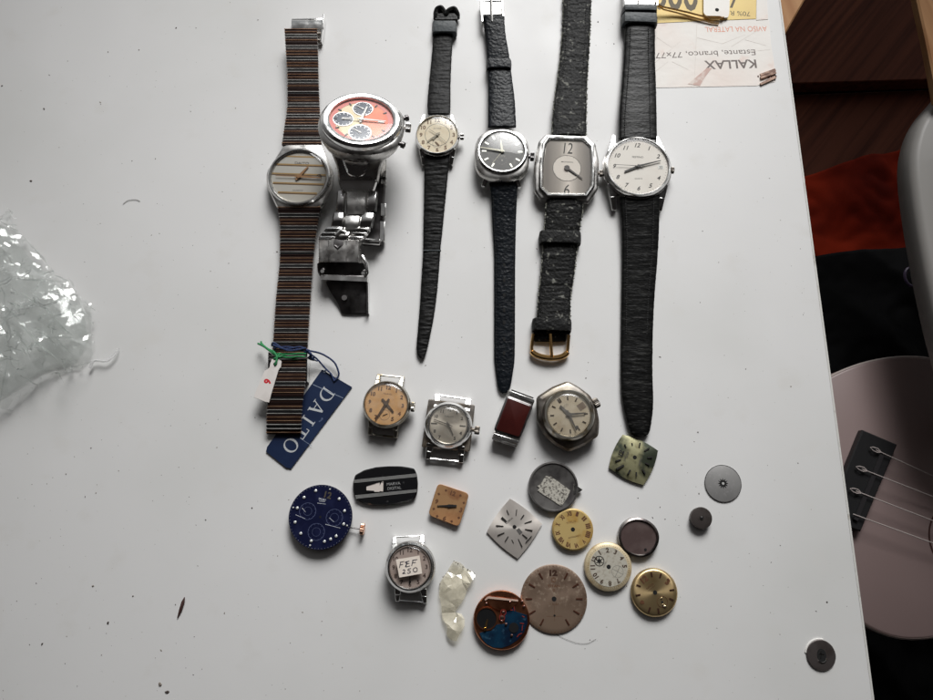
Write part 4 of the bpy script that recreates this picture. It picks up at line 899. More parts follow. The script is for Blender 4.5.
#==================================================================== loose watch heads
def head_lugs(W, pts, mt, z, w0=2.2, w1=1.4, bars=True, pre=None):
    """pts: four lug tips in own frame, two upper two lower; lugs start at the case"""
    for x, y in pts:
        m = M(); lug(m, x * .92, y * .55, x, y, w0, w1, z, z * .55); m.done('lug', mt, W, bevel=.25, pre=pre)
    for a, b in ((pts[0], pts[1]), (pts[2], pts[3])):
        m = M(); m.tube([(a[0] * .98, a[1] * .97, z * .42), (b[0] * .98, b[1] * .97, z * .42)], .45, 8); m.done('spring_bar', mt, W, pre=pre)
# H1
W = thing('round_watch_head', 'strapless round watch head with yellowed orange dial and worn arabic numerals', 'watch head', 386, 405, 7); HD = 8.6
k = K(386, 403, HD); q = loc(W, 386, 403.5, HD); pre = Matrix.Translation((q.x, q.y, 0)); Rr = 24 * k
rd = round_case(W, Rr, HD, 'chrome_worn', 'chrome_worn', pre, bz=1.3)
X['dial_orange'] = mat('yellowed_dial', (.66, .40, .19), rough=.45, var=[(120, (.50, .27, .11), .45, .7), (35, (.68, .46, .26), .5, .7)])
dl = dial_disc('dial', rd, HD - .9, 'dial_orange', W, pre=pre)
m = M(); numerals(m, [(h_, str(h_)) for h_ in (1, 2, 3, 4, 5, 7, 8, 9, 10, 11, 12)], rd * .79, HD - .87, 2.0, off=.055, rotf=lambda h: 0); m.text('MARVO', 0, 4.6, HD - .87, .7, wid=4); m.ring([(2.3, HD - .88), (2.42, HD - .88), (2.42, HD - .86), (2.3, HD - .86)], 36, 0, -5.2)
m.done('numerals', 'ink_brown', dl, pre=pre, flat=True)
m = M(); hand(m, 205, 8.8, 2.6, 1.3, .6, HD - .4); hand(m, 132, 5.2, 3, 1.4, .7, HD - .6); m.lathe([(.8, HD - .6), (.8, HD)], 16); hand(m, 60, 1.5, 1, .4, .3, HD - .85, .1, 0, -5.2); m.done('hands', mat('rusty_hands', (.09, .05, .03), .4, .5), W, pre=pre)
crystal(W, rd + .1, HD - .5, 1.6, 'glass_scr', pre)
tp = [loc(W, x, y, 3) for x, y in ((379, 374), (403, 376.5), (369.5, 435), (395.5, 438))]; tp = [(a.x, a.y) for a in tp]
head_lugs(W, tp, 'chrome_worn', HD - 2, 2.6, 1.5)
crown(W, q.x + Rr + .2, q.y + .4, HD - 3.6, 2.3, 1.8, 'chrome_worn', 88)
# H2
W = thing('square_watch_head', 'strapless silver square cornered watch head with sunray dial and round bezel', 'watch head', 448, 427, 5); HD = 8.5
k = K(448, 425, HD); q = loc(W, 448.3, 424.5, HD); pre = Matrix.Translation((q.x, q.y, 0))
oc = [tuple(loc(W, x, y, HD - 4)[:2]) for x, y in ((428.5, 399), (475, 405), (470, 451.5), (421.5, 447))]
m = M(); m.solid(roundpoly(oc, .8, 3), [(-1, 1), (0, 1.8), (0, HD - 4.2), (-.5, HD - 3.6)]); m.done('case', 'steel_dirty', W)
Rr = 20.8 * k
m = M(); m.ring([(Rr + 1.6, HD - 4), (Rr + 1.2, HD - 1.4), (Rr, HD), (Rr - .7, HD), (Rr - 1.2, HD - .6), (Rr - 1.2, HD - 1.6)], 96); m.done('bezel', 'steel_bright', W, pre=pre)
rd = Rr - 1.1
X['dial_sun'] = mat('sunray_silver_dial', (.72, .68, .62), .75, .32, var=[(120, (.36, .32, .27), .5, .75)])
X['dial_sun'].node_tree.nodes['Principled BSDF'].inputs['Anisotropic'].default_value = .75
tn = X['dial_sun'].node_tree.nodes.new('ShaderNodeTangent'); tn.direction_type = 'RADIAL'; tn.axis = 'Z'
X['dial_sun'].node_tree.links.new(tn.outputs[0], X['dial_sun'].node_tree.nodes['Principled BSDF'].inputs['Tangent'])
dl = dial_disc('dial', rd, HD - .9, 'dial_sun', W, pre=pre)
m = M(); numerals(m, [(2, '2'), (4, '4'), (5, '5'), (7, '7'), (8, '8'), (10, '10'), (11, '11'), (1, '1')], rd * .82, HD - .87, 1.6, off=.05); m.mark(3, rd * .62, rd * .95, .5, HD - .9, HD - .75); m.mark(9, rd * .62, rd * .95, .5, HD - .9, HD - .75)
m.text('VIALUX', 0, 3.8, HD - .87, .8, wid=4.2); m.text('12', 0, rd * .82, HD - .87, 1.4, off=.03); m.done('numerals', 'ink', dl, pre=pre, flat=True)
m = M(); hand(m, 285, 7, 2, .5, .3, HD - .4); hand(m, 150, 5.2, 1.5, .6, .4, HD - .6); m.lathe([(.6, HD - .7), (.6, HD - .2)], 16); m.done('hands', 'steel_dark', W, pre=pre)
crystal(W, rd + .1, HD - .6, 1.6, 'glass_scr', pre)
tp = [tuple(loc(W, x, y, 4)[:2]) for x, y in ((437.5, 393.5), (469, 398), (427.5, 459), (461, 462.5))]
head_lugs(W, tp, 'steel_bright', HD - 3.2, 3.4, 2.2)
q2 = loc(W, 474.5, 430, HD - 4); crown(W, q2.x, q2.y, HD - 4.2, 1.9, 2.4, 'steel_dirty', 92)
# H3
W = thing('rectangular_watch_head', 'small rectangular steel watch head with dark maroon glass face', 'watch head', 513, 419, 27); HD = 6
oc = [tuple(loc(W, x, y, HD - 1)[:2]) for x, y in ((508.5, 390), (534.8, 400.5), (517, 446.8), (491.7, 439))]
m = M(); m.solid(roundpoly(oc, .5, 2), [(-1.2, .4), (-.3, 1.4), (0, 2.4), (0, HD - 1), (-.5, HD - .5)]); m.done('case', 'steel', W, ang=30)
gl = [tuple(loc(W, x, y, HD)[:2]) for x, y in ((507.3, 396), (532.8, 405.6), (519.6, 438.6), (494, 430.5))]
m = M(); m.solid(roundpoly(gl, 1.6, 4), [(.3, HD - .6), (.2, HD + .2), (-.4, HD + .5)]); m.done('face_frame', 'steel_dark', W)
m = M(); m.solid(roundpoly(gl, 1.6, 4), [(-.6, HD - .2), (-.6, HD + .55), (-.9, HD + .7)]); m.done('glass_face', mat('maroon_display_glass', (.045, .009, .008), rough=.12, var=[(60, (.07, .014, .011), .45, .7)], coat=.5), W)
def strip(m, a, b, w_, z0, z1): a, b = loc(W, *a, z1), loc(W, *b, z1); m.wedge(a, b, w_, w_, z0, z1, z0, z1)
m = M(); strip(m, (510.5, 392.3), (534, 401.3), 1.6, HD - 1, HD + .1); m.done('upper_strip', 'steel_bright', W, bevel=.2)
m = M(); strip(m, (493.3, 434.4), (518.3, 442.4), 1.5, HD - 1.4, HD + .1); strip(m, (492.5, 438.2), (516.8, 446.1), 1.1, HD - 2.4, HD - .6); m.done('lower_strip', 'steel_bright', W, bevel=.2)
m = M(); strip(m, (511.5, 389.8), (533.5, 398), .5, HD - 1, HD - .3); m.done('lug_slot', 'hole', W)
# H4
W = thing('barrel_watch_head', 'tarnished angular barrel shaped watch head with cream baton dial lying askew', 'watch head', 568, 418, -33); HD = 10
k = K(569, 415, HD); q = loc(W, 569.3, 414.3, HD); pre = Matrix.Translation((q.x, q.y, 0))
Z = lambda x, y: (480 + x / 6.664, 370 + y / 6.664)
oc = [tuple(loc(W, *Z(x, y), HD - 4)[:2]) for x, y in ((376, 180), (480, 112), (585, 72), (660, 112), (735, 170), (778, 250), (795, 340), (790, 440), (690, 505), (592, 545), (500, 500), (425, 430), (380, 330))]
m = M(); m.solid(roundpoly(oc, 1.5, 3), [(-2.5, .8), (-.6, 2), (0, 4), (0, HD - 4.2), (-1.0, HD - 3.0), (-2.4, HD - 2.4)]); m.done('case', 'steel_dirty', W, ang=25)
Rr = 25.6 * k
m = M(); m.ring([(Rr + .7, HD - 3.2), (Rr, HD - .8), (Rr - .5, HD), (Rr - 1.4, HD), (Rr - 2, HD - .7), (Rr - 2, HD - 1.7)], 96); m.done('bezel', 'chrome_worn', W, pre=pre)
rd = Rr - 1.9
X['dial_dirty'] = mat('stained_cream_dial', (.52, .46, .36), .2, .42, var=[(140, (.38, .31, .22), .5, .7), (45, (.58, .52, .43), .5, .65)])
dl = dial_disc('dial', rd, HD - 1.0, 'dial_dirty', W, pre=pre)
m = M()
for h_ in range(1, 12):
    if h_ == 3: continue
    m.mark(h_, rd * .70, rd * .88, .6, HD - 1.0, HD - .8)
m.mark(12, rd * .68, rd * .9, .6, HD - 1, HD - .8, a0=-3); m.mark(12, rd * .68, rd * .9, .6, HD - 1, HD - .8, a0=3)
m.done('hour_markers', mat('dark_brown_batons', (.06, .04, .025), .5, .35), dl, pre=pre)
m = M(); m.box(rd * .72, 0, 3.4, 3.0, HD - .99, HD - .88); m.done('date_window', mat('brownish_window', (.16, .12, .09), rough=.5), dl, pre=pre)
m = M(); tick_ring(m, rd * .93, rd * .97, .12, HD - .98); m.text('LANCO', 0, 4.2, HD - .97, 1.0, wid=4.6); m.done('printing', 'ink_soft', dl, pre=pre, flat=True)
m = M(); hand(m, 348, 5.6, 1.5, 1.5, .9, HD - .6); hand(m, 118, 7.6, 1.5, 1.0, .5, HD - .3); hand(m, 190, 8, 2, .9, .5, HD - .2, .1); m.lathe([(.9, HD - .7), (.9, HD)], 16); m.lathe([(.65, HD - .95), (.65, HD - .6)], 14, -.2, -6.6); m.done('hands', 'steel_dark', W, pre=pre)
crystal(W, rd + .2, HD - .6, 1.4, 'glass_scr', pre)
q2 = loc(W, 595.5, 403, HD - 3.5); crown(W, q2.x - .8, q2.y, HD - 4, 2.4, 2.4, 'steel_dirty', 96)
# H5 FEF
W = thing('labelled_watch_head', 'strapless steel watch head with a handwritten paper note stuck on its crystal', 'watch head', 409.5, 569, -1); HD = 9
k = K(410, 567, HD); q = loc(W, 409.8, 567.3, HD); pre = Matrix.Translation((q.x, q.y, 0)); Rr = 25.2 * k
rd = round_case(W, Rr, HD, 'steel', 'steel_bright', pre, bz=2.2)
m = M(); m.ring([(Rr * .93, HD - 1.2), (Rr * .95, HD - .75), (Rr * .91, HD - .3), (Rr * .89, HD - .7)], 80); m.done('bezel_groove', 'steel_dark', W, pre=pre)
X['dial_grey'] = mat('greyish_dial', (.36, .29, .26), rough=.42, var=[(140, (.28, .21, .18), .5, .7)])
dl = dial_disc('dial', rd, HD - .9, 'dial_grey', W, pre=pre)
m = M(); numerals(m, [(h_, str(h_)) for h_ in range(1, 13)], rd * .82, HD - .87, 1.9, off=.03); tick_ring(m, rd * .95, rd * .98, .1, HD - .88); m.done('numerals', mat('dark_brown_print', (.05, .03, .025), rough=.5), dl, pre=pre, flat=True)
m = M(); hand(m, 180, 6.5, 0, .6, .2, HD - .5); m.lathe([(.5, HD - .88), (.5, HD - .4)], 12, 0, -6); m.done('hands', 'ink', W, pre=pre)
crystal(W, rd + .1, HD - .5, 1.5, 'glass', pre)
tp = [tuple(loc(W, x, y, 3.5)[:2]) for x, y in ((394.5, 536), (422.5, 534.5), (397.5, 601.5), (425, 603.5))]
head_lugs(W, tp, 'steel_bright', HD - 2.2, 3.0, 1.6)
m = M(); nn = [tuple(loc(W, x, y, HD + 1.6)[:2]) for x, y in ((395.8, 559.5), (419.5, 555.5), (422.2, 573.5), (399.3, 577.5))]
m.prism(nn, HD + 1.25, HD + 1.4); nt_o = m.done('note', mat('note_paper', (.78, .70, .62), rough=.7, var=[(80, (.72, .62, .52), .5, .7)]), W)
m = M(); ZN = HD + 1.43
def pen(strokes, ox, oy, sc):
    for stq in strokes:
        pts = []
        for x, y in stq:
            p_ = loc(W, ox + x * sc, oy + y * sc, ZN); pts.append(Vector((p_.x, p_.y, ZN)))
        for a, b in zip(pts, pts[1:]): m.wedge(a, b, .36, .3, ZN - .02, ZN + .02, ZN - .02, ZN + .021)
pen([[(1.5, -.3), (0.2, 6)], [(.8, .3), (5, -.6)], [(.6, 3), (3.8, 2.3)]], 399.2, 562, 1)
pen([[(.8, .6), (5, -.4)], [(3, -.2), (1.5, 5.6), (5.6, 4.4)], [(2, 2.6), (5, 1.8)], [(1, .6), (2.2, 2.6), (.8, 5.4)]], 404.4, 561.4, 1)
pen([[(1.6, -.3), (.2, 5.4)], [(.9, -.2), (6, -1.2)], [(.6, 2.4), (4.4, 1.6)]], 411.4, 560.6, 1)
pen([[(0, 1), (1.4, 0), (2.4, 1), (1.6, 3), (-.4, 4.6), (3.2, 4.2)]], 402.8, 569.4, .9)
pen([[(3.8, -.4), (.8, .2), (.6, 2), (2.6, 1.8), (3.2, 3.6), (1.4, 4.8), (-.2, 4.2)]], 407.4, 568.8, .95)
pen([[(1.6, .2), (.2, 1.4), (.4, 3.6), (2.2, 4.4), (4.2, 3.2), (4.2, 1), (3, -.2), (1.6, .2)]], 413, 567.6, 1)
m.done('handwriting', mat('blue_black_pen', (.012, .012, .03), rough=.5), nt_o, flat=True)

#==================================================================== loose dials and movements
def disc_thing(name, label, cat, px, py, rpx, h, cw, prof, mt, part='body', **kw):
    W = thing(name, label, cat, px, py, cw); q = loc(W, px, py, h); r = rpx * K(px, py, h); pre = Matrix.Translation((q.x, q.y, 0))
    m = M(); m.lathe([(r * a, z) for a, z in prof], 96); o = m.done(part, mt, W, pre=pre)
    return W, o, r, pre
def ring_hole(m, r, z, cx=0, cy=0): m.lathe([(r, z), (r, z + .03)], 20, cx, cy)
# navy movement with crown
W, o, r, pre = disc_thing('navy_watch_movement', 'round navy blue chronograph dial on its movement with crown stem', 'watch movement', 320.3, 517, 31.8, 4.4, 13, [(.9, .2), (.97, .5), (.97, 3.4)], 'steel_dark', 'movement')
X['navy'] = mat('navy_dial', (.005, .007, .030), rough=.35, spec=.3, var=[(200, (.01, .013, .045), .5, .7)], bump=[(700, .01)])
m = M(); m.lathe([(r * .99, 3.4), (r, 3.7), (r, 4.2), (r * .985, 4.4)], 96); dl = m.done('dial', 'navy', W, pre=pre)
m = M()
for cx, cy in ((-6.2, 1.2), (6.2, 1.2), (0, -6.6)):
    m.ring([(3.6, 4.41), (3.75, 4.41), (3.75, 4.46), (3.6, 4.46)], 40, cx, cy); m.ring([(1.8, 4.41), (1.9, 4.41), (1.9, 4.45), (1.8, 4.45)], 30, cx, cy)
    for i in range(12): m.mark(i, 3.1, 3.5, .12, 4.41, 4.44, cx=cx, cy=cy)
m.done('subdials', mat('pale_blue_print', (.10, .12, .22), rough=.4), dl, pre=pre)
m = M(); 
for x0, y0, x1, y1 in ((-3.0, 5.6, .8, 6.0), (-2.4, 6.7, .2, 6.9), (-11, -1.5, -6.5, -2.2), (-9, 2, -7, .6), (3, -2.5, 10, -2.6), (4, .6, 6.5, -.6)): m.wedge((x0, y0), (x1, y1), .22, .14, 4.41, 4.46, 4.41, 4.45)
tick_ring(m, r * .95, r * .97, .1, 4.41); m.text('SPORT', -1.2, 7.6, 4.43, .9, wid=3.4, off=.02); m.done('printing', mat('silver_white_print', (.5, .52, .56), rough=.4), dl, pre=pre)
m = M(); pw = [Vector(loc(W, 280 + x / 6.664, 455 + y / 6.664, 4.7)) - Vector(pre.translation) for x, y in ((238, 238), (160, 282), (115, 353), (88, 350), (100, 447), (138, 522), (208, 572), (200, 602), (296, 576), (337, 560), (374, 540), (424, 460), (447, 470), (430, 372), (394, 292), (332, 228))]
for i, v in enumerate(pw):
    rr = .62 if i not in (3, 7, 12, 15) else .38
    m.lathe([(rr, 4.41), (rr, 4.75), (rr * .6, 4.9)], 12, v.x, v.y)
m.done('hour_markers', mat('pearl_markers', (.72, .74, .72), .3, .3), dl, pre=pre)
m = M(); v = Vector(loc(W, 328, 495, 4.6)) - Vector(pre.translation); m.text('12', v.x, v.y, 4.44, 3.0, off=.03, wid=3.2); m.done('numeral', mat('dull_brass', (.10, .085, .06), .4, .5), dl, pre=pre, flat=True)
m = M(); ring_hole(m, .5, 4.42); m.done('centre_hole', 'hole', dl, pre=pre)
a, b = loc(W, 350.5, 527.5, 2.2), loc(W, 361.5, 529, 2.2); m = M(); m.tube([a, b], .35, 8); m.done('stem', 'steel_dark', W)
c_ = loc(W, 364.5, 529.3, 2.6); a, b = loc(W, 360.3, 528.8, 2.6), c_; m = M(); m.knurl(a, b, 2.5, 32); m.done('crown', mat('rose_gold', (.70, .42, .30), 1, .3), W)
# black digital bezel plate
W = thing('digital_watch_faceplate', 'black barrel shaped digital watch faceplate with silver stripes and window cutout', 'watch part', 385.5, 486, 0)
Z = lambda x, y: (280 + x / 6.664, 455 + y / 6.664); ZP = 2.2
def zl(pts, z=ZP, f=None): return [tuple(loc(W, *Z(x, y), z)[:2]) for x, y in pts]
out = zl([(500, 133), (560, 100), (640, 80), (720, 74), (800, 74), (850, 80), (895, 90), (912, 130), (919, 190), (915, 245), (900, 292), (850, 310), (780, 326), (700, 335), (620, 334), (560, 322), (505, 300), (488, 250), (484, 190)])
X['silver_ink'] = mat('silver_ink', (.36, .36, .35), .3, .4)
X['black_gloss'] = mat('black_gloss_plate', (.006, .006, .007), rough=.25, bump=[(200, .02)], var=[(400, (.05, .05, .05), .68, .75)])
hole_c = zl([(575, 205), (665, 178), (690, 175), (688, 246), (630, 250), (578, 246)])
m = M(); m.solid(roundpoly(out, .8, 2), [(-.4, .5), (0, 1), (0, ZP - .5), (-.5, ZP)]); plate = m.done('plate', 'black_gloss', W)
for pts in ([(495, 165), (907, 123), (912, 146), (493, 187)], [(500, 268), (912, 228), (912, 248), (505, 293)]):
    m = M(); q4 = [Vector(loc(W, *Z(x, y), ZP)) for x, y in pts]
    for i in range(4):
        t0, t1 = i / 4 + .04, (i + 1) / 4 - .07
        a, b, c_, d_ = q4[0].lerp(q4[3], t0), q4[1].lerp(q4[2], t0), q4[1].lerp(q4[2], t1), q4[0].lerp(q4[3], t1)
        m.prism([(v.x, v.y) for v in (a, b, c_, d_)], ZP, ZP + .14)
    m.done('silver_stripe', 'silver_ink', plate)
m = M(); m.prism(roundpoly(zl([(576, 208), (664, 180), (664, 245), (576, 245)]), .2, 2), ZP, ZP + .05); m.prism(zl([(664, 205), (680, 175), (690, 175), (688, 244), (664, 240)]), ZP, ZP + .06); m.done('window', mat('pale_window', (.62, .56, .52), rough=.45), plate)
m = M(); m.oring(zl([(576, 208), (664, 180), (690, 180), (688, 246), (576, 246)]), [(.0, ZP), (.15, ZP), (.15, ZP + .25), (0, ZP + .25)]); m.prism(zl([(576, 235), (628, 238), (628, 250), (576, 250)]), ZP, ZP + .3); m.done('window_frame', 'black_gloss', plate)
m = M()
for tx, (x, y) in (('MARVA', (757, 191)), ('DIGITAL', (762, 220))):
    v = loc(W, *Z(x, y), ZP); m.text(tx, v.x, v.y, ZP + .03, 1.25, rot=-5, wid=6.2)
m.done('lettering', mat('grey_silk_print', (.28, .28, .28), rough=.5), plate, flat=True)
# orange square dial
W = thing('orange_square_dial', 'small copper orange square watch dial with hands and rounded corners', 'watch dial', 448.5, 505.5, 19); ZP = 2.6
oc = [tuple(loc(W, x, y, ZP)[:2]) for x, y in ((438, 483), (469.5, 493.5), (459, 527), (428, 515))]
X['orange_dial'] = mat('orange_brown_dial', (.33, .185, .085), .15, .45, var=[(160, (.22, .095, .04), .5, .7), (50, (.46, .23, .1), .45, .7)], bump=[(500, .02)])
m = M(); m.solid(roundpoly(oc, 2.2, 5), [(-.8, .2), (-.5, .6), (-.5, ZP - .7)]); m.done('movement', 'copper', W)
m = M(); m.solid(roundpoly(oc, 2.2, 5), [(0, ZP - .7), (0, ZP - .15), (-.2, ZP)]); dl = m.done('dial', 'orange_dial', W)
c0_ = loc(W, 448.8, 505.8, ZP); pre = Matrix.Translation((c0_.x, c0_.y, 0))
m = M()
for h_ in range(12):
    a = R(h_ * 30); sc = 6.0 / max(abs(math.sin(a)), abs(math.cos(a))) if h_ % 3 else 5.8
    x, y = sc * math.sin(a), sc * math.cos(a)
    if h_ % 3 == 0: m.text(str(h_ or 12), x, y, ZP + .02, 2.2, off=.05)
    else: m.box(x, y, .95, .95, ZP, ZP + .04, 45)
m.done('numerals', 'ink_brown', dl, pre=pre, flat=True)
m = M(); hand(m, 251, 5.2, 0, .9, .4, ZP + .3); hand(m, 71, 3.6, .6, 1.4, .8, ZP + .4); m.lathe([(.7, ZP), (.7, ZP + .7)], 14); m.done('hands', 'steel_dark', W, pre=pre)
# silver diamond dial
W = thing('silver_square_dial', 'silver grey square dial with black batons lying on one corner like a diamond', 'watch dial', 514.5, 529, -40); ZP = 1.8
oc = [tuple(loc(W, x, y, ZP)[:2]) for x, y in ((510.2, 498.5), (542.3, 524), (517.8, 558.8), (486.8, 531.8))]
def bowed(poly, b, n=6):
    poly = ccw(poly); c = Vector((sum(p[0] for p in poly), sum(p[1] for p in poly))) / len(poly); out = []
    for i in range(len(poly)):
        a, d_ = Vector(poly[i]), Vector(poly[(i + 1) % len(poly)])
        for j in range(n):
            t = j / n; p_ = a.lerp(d_, t); nrm = (p_ - c).normalized(); out.append(tuple(p_ + nrm * b * 4 * t * (1 - t)))
    return out
def domed_plate(W, oc, b, h, mt, cxy, bow=1.0, dome=.8, nr=8):
    ol = bowed(oc, bow); m = M(); rings = []
    for t in [0] + [i / nr for i in range(nr + 1)]:
        pass
    rg = [[(x, y, h - dome - .5) for x, y in ol]]
    for i in range(nr + 1):
        t = i / nr; rg.append([(cxy[0] + (x - cxy[0]) * (1 - t * .96), cxy[1] + (y - cxy[1]) * (1 - t * .96), h - dome * (1 - t) ** 2) for x, y in ol])
    m.loft(rg); return m.done('dial', mt, W, ang=60)
X['silver_sat'] = mat('satin_silver_dial', (.70, .65, .60), .5, .34, var=[(90, (.58, .53, .49), .5, .7)], bump=[(600, .008)])
sb = X['silver_sat'].node_tree.nodes['Principled BSDF']; sb.inputs['Metallic'].default_value = .55; sb.inputs['Anisotropic'].default_value = .8; tn = X['silver_sat'].node_tree.nodes.new('ShaderNodeTangent'); tn.direction_type = 'RADIAL'; tn.axis = 'Z'; X['silver_sat'].node_tree.links.new(tn.outputs[0], sb.inputs['Tangent'])
c0_ = loc(W, 514.5, 526.8, ZP); dl = domed_plate(W, oc, 0, ZP, 'silver_sat', (c0_.x, c0_.y), .7, .8)
Z = lambda x, y: (420 + x / 6.664, 460 + y / 6.664)
m = M()
for x0, y0, x1, y1, w_ in ((580, 333, 592, 365, .35), (545, 382, 575, 412, 1.1), (507, 436, 557, 441, .5), (518, 501, 562, 484, .5), (568, 541, 588, 509, .5), (612, 530, 624, 552, .3), (645, 330, 640, 370, .4), (672, 395, 693, 365, .55), (697, 422, 745, 405, .5), (700, 461, 750, 469, .5), (682, 495, 715, 520, .5), (655, 525, 682, 578, .35), (705, 548, 745, 505, .3)):
    a, b = loc(W, *Z(x0, y0), ZP), loc(W, *Z(x1, y1), ZP); m.wedge(a, b, w_ * .8, w_ * .8, ZP - .7, ZP + .08, ZP - .7, ZP + .08)
m.done('hour_markers', 'ink', dl)
m = M(); v = loc(W, *Z(662, 474), ZP); m.box(v.x, v.y, 1.6, 2.4, ZP - .5, ZP + .06, 0); m.done('date_window', 'ink_soft', dl)
m = M(); m.text('CORNA', c0_.x, c0_.y + 3.6, ZP + .01, .8, wid=4); m.done('printing', 'ink_soft', dl, flat=True)
m = M(); m.lathe([(.85, ZP - .5), (.85, ZP + .08)], 20, c0_.x, c0_.y); m.done('centre_hole', 'hole', dl)
# green square dial
W = thing('green_square_dial', 'greenish tarnished square dial touching the tip of the long black strap', 'watch dial', 634, 460, -70); ZP = 2.6
oc = [tuple(loc(W, x, y, ZP - .8)[:2]) for x, y in ((623, 434.5), (658.3, 450.5), (643.7, 485), (609.2, 467.5))]
X['green_dial'] = mat('green_tarnished_dial', (.36, .345, .20), .5, .42, var=[(300, (.24, .22, .12), .45, .65), (75, (.05, .06, .04), .44, .58)], bump=[(300, .04)])
c0_ = loc(W, 634.8, 457.3, ZP); dl = domed_plate(W, oc, 0, ZP, 'green_dial', (c0_.x, c0_.y), 1.1, 1.3)
Z = lambda x, y: (600 + x / 11.67, 430 + y / 11.67)
m = M()
for x0, y0, x1, y1, w_ in ((290, 165, 305, 205, .5), (375, 150, 380, 180, .45), (470, 150, 460, 200, .5), (520, 245, 578, 208, .55), (555, 322, 612, 315, .55), (528, 385, 580, 405, .55), (495, 458, 530, 510, .55), (425, 490, 428, 540, .5), (330, 510, 355, 465, .65), (185, 360, 245, 345, .6), (195, 455, 280, 410, .8)):
    a, b = loc(W, *Z(x0, y0), ZP), loc(W, *Z(x1, y1), ZP); m.wedge(a, b, w_, w_, ZP - .9, ZP + .02, ZP - .9, ZP + .02)
m.done('hour_markers', 'ink', dl)
m = M(); v = loc(W, *Z(248, 268), ZP); m.text('12', v.x, v.y, ZP + .03, 2.4, off=.05, rot=0); m.done('numeral', 'ink', dl, flat=True)
m = M(); 
for (x, y), tx, wd in (((320, 285), 'CYRA', 3.0), ((295, 330), 'SPORT', 2.4), ((470, 370), 'ANTIMAG', 3.6)): v = loc(W, *Z(x, y), ZP); m.text(tx, v.x, v.y, ZP + .02, .8, wid=wd)
m.done('printing', 'ink_soft', dl, flat=True)
m = M(); m.lathe([(.9, ZP - .5), (.9, ZP + .06)], 20, c0_.x, c0_.y); m.done('centre_hole', 'hole', dl)
# case back with residue
W, o, r, pre = disc_thing('case_back', 'grey steel watch case back with a patch of old glue residue', 'watch part', 553.6, 486.6, 24.9, 3.0, 0, [(.93, .1), (1, .5), (1, 2.2), (.985, 2.7), (.93, 2.75), (.925, 2.2), (.9, 2.15)], mat('grey_steel_back', (.27, .26, .25), .9, .38, var=[(200, (.13, .12, .12), .45, .7)], bump=[(500, .01)]), 'back_plate')
Z = lambda x, y: (520 + x / 6.364, 450 + y / 6.364)
m = M(); pr_ = [Vector(loc(W, *Z(x, y), 2.3)) for x, y in ((165, 165), (195, 168), (230, 192), (290, 235), (320, 258), (302, 300), (268, 352), (250, 350), (200, 315), (150, 285), (112, 258), (125, 240), (108, 230), (135, 215), (150, 185))]
m.prism([(v.x, v.y) for v in pr_], 2.1, 2.5); m.done('residue', mat('dried_glue', (.42, .40, .35), rough=.9, var=[(900, (.1, .09, .08), .5, .62)], bump=[(900, .3)]), W)
v = loc(W, 580.5, 489, 2.2); m = M(); m.prism([(v.x - 3, v.y + 2.4), (v.x + .9, v.y - .2), (v.x + .2, v.y - 1.0), (v.x - 3.2, v.y - 2.6)], 1.0, 2.4, .1); m.done('tab', 'steel_bright', W)
# yellow roman dial
def prof_dial(h): return [(.96, .2), (1, .6), (1, h - .5), (.985, h - .25), (.95, h)]
W, o, r, pre = disc_thing('roman_dial', 'small yellow round dial with roman numerals touching the grey case back', 'watch dial', 573, 529.4, 20.6, 2.8, -12, [(.97, .2), (1, .6), (1, 1.8), (.99, 2.1), (.93, 2.5)], mat('yellow_gilt_dial', (.53, .39, .16), .25, .42, var=[(200, (.45, .27, .07), .5, .7)], bump=[(400, .01)]), 'dial')
m = M()
for i, t in enumerate('XII I II III IIII V VI VII VIII IX X XI'.split()): a = R(i * 30); m.text(t, r * .76 * math.sin(a), r * .76 * math.cos(a), 2.53, 2.1, rot=i * 30, off=.05, wid=.7 + .5 * len(t))
m.done('numerals', 'ink_brown', o, pre=pre, flat=True)
m = M(); tick_ring(m, r * .9, r * .92, .1, 2.51); m.text('TITUS', 0, 3.2, 2.53, .8, wid=4.4); m.text('ANTIMAGNETIC', 0, -3.2, 2.53, .7, wid=6); m.done('printing', 'ink_brown', o, pre=pre, flat=True)
m = M(); ring_hole(m, .95, 2.51); m.done('centre_hole', 'hole', o, pre=pre)
# dark ring crystal
W, o, r, pre = disc_thing('dark_crystal_ring', 'dark brown glass disc in an uneven steel rim near the cream dial', 'watch part', 639, 537.3, 19.9, 3.2, 0, [(.93, .1), (.93, 1.9), (.9, 2.1)], mat('smoky_brown_glass', (.075, .05, .047), rough=.35, var=[(150, (.11, .08, .075), .45, .7)], coat=.3), 'disc')
m = M(); rg = []
for dr, z in ((0, .2), (.4, 1.2), (.2, 2.6), (-.6, 3.0), (-1.0, 2.4), (-.9, .4), (0, .2)):
    rg.append([((r * (1 + .012 * math.sin(3 * t + 1) + .025 * noise.noise(Vector((math.cos(t) * 2, math.sin(t) * 2, 5)))) + dr) * math.cos(t), (r * .94 * (1 + .012 * math.sin(4 * t)) + dr) * math.sin(t), z) for t in [2 * math.pi * i / 72 for i in range(72)]])
m.loft(rg, False, False); m.done('rim', mat('dark_chrome_rim', (.36, .33, .31), 1, .3, var=[(150, (.08, .07, .07), .45, .65)]), W, pre=pre)
m = M(); v = Vector(loc(W, 645.5, 549.5, 2.2)) - Vector(pre.translation); m.lathe([(.6, 2.1), (.6, 2.3)], 12, v.x, v.y); m.done('pin_hole', 'hole', W, pre=pre)
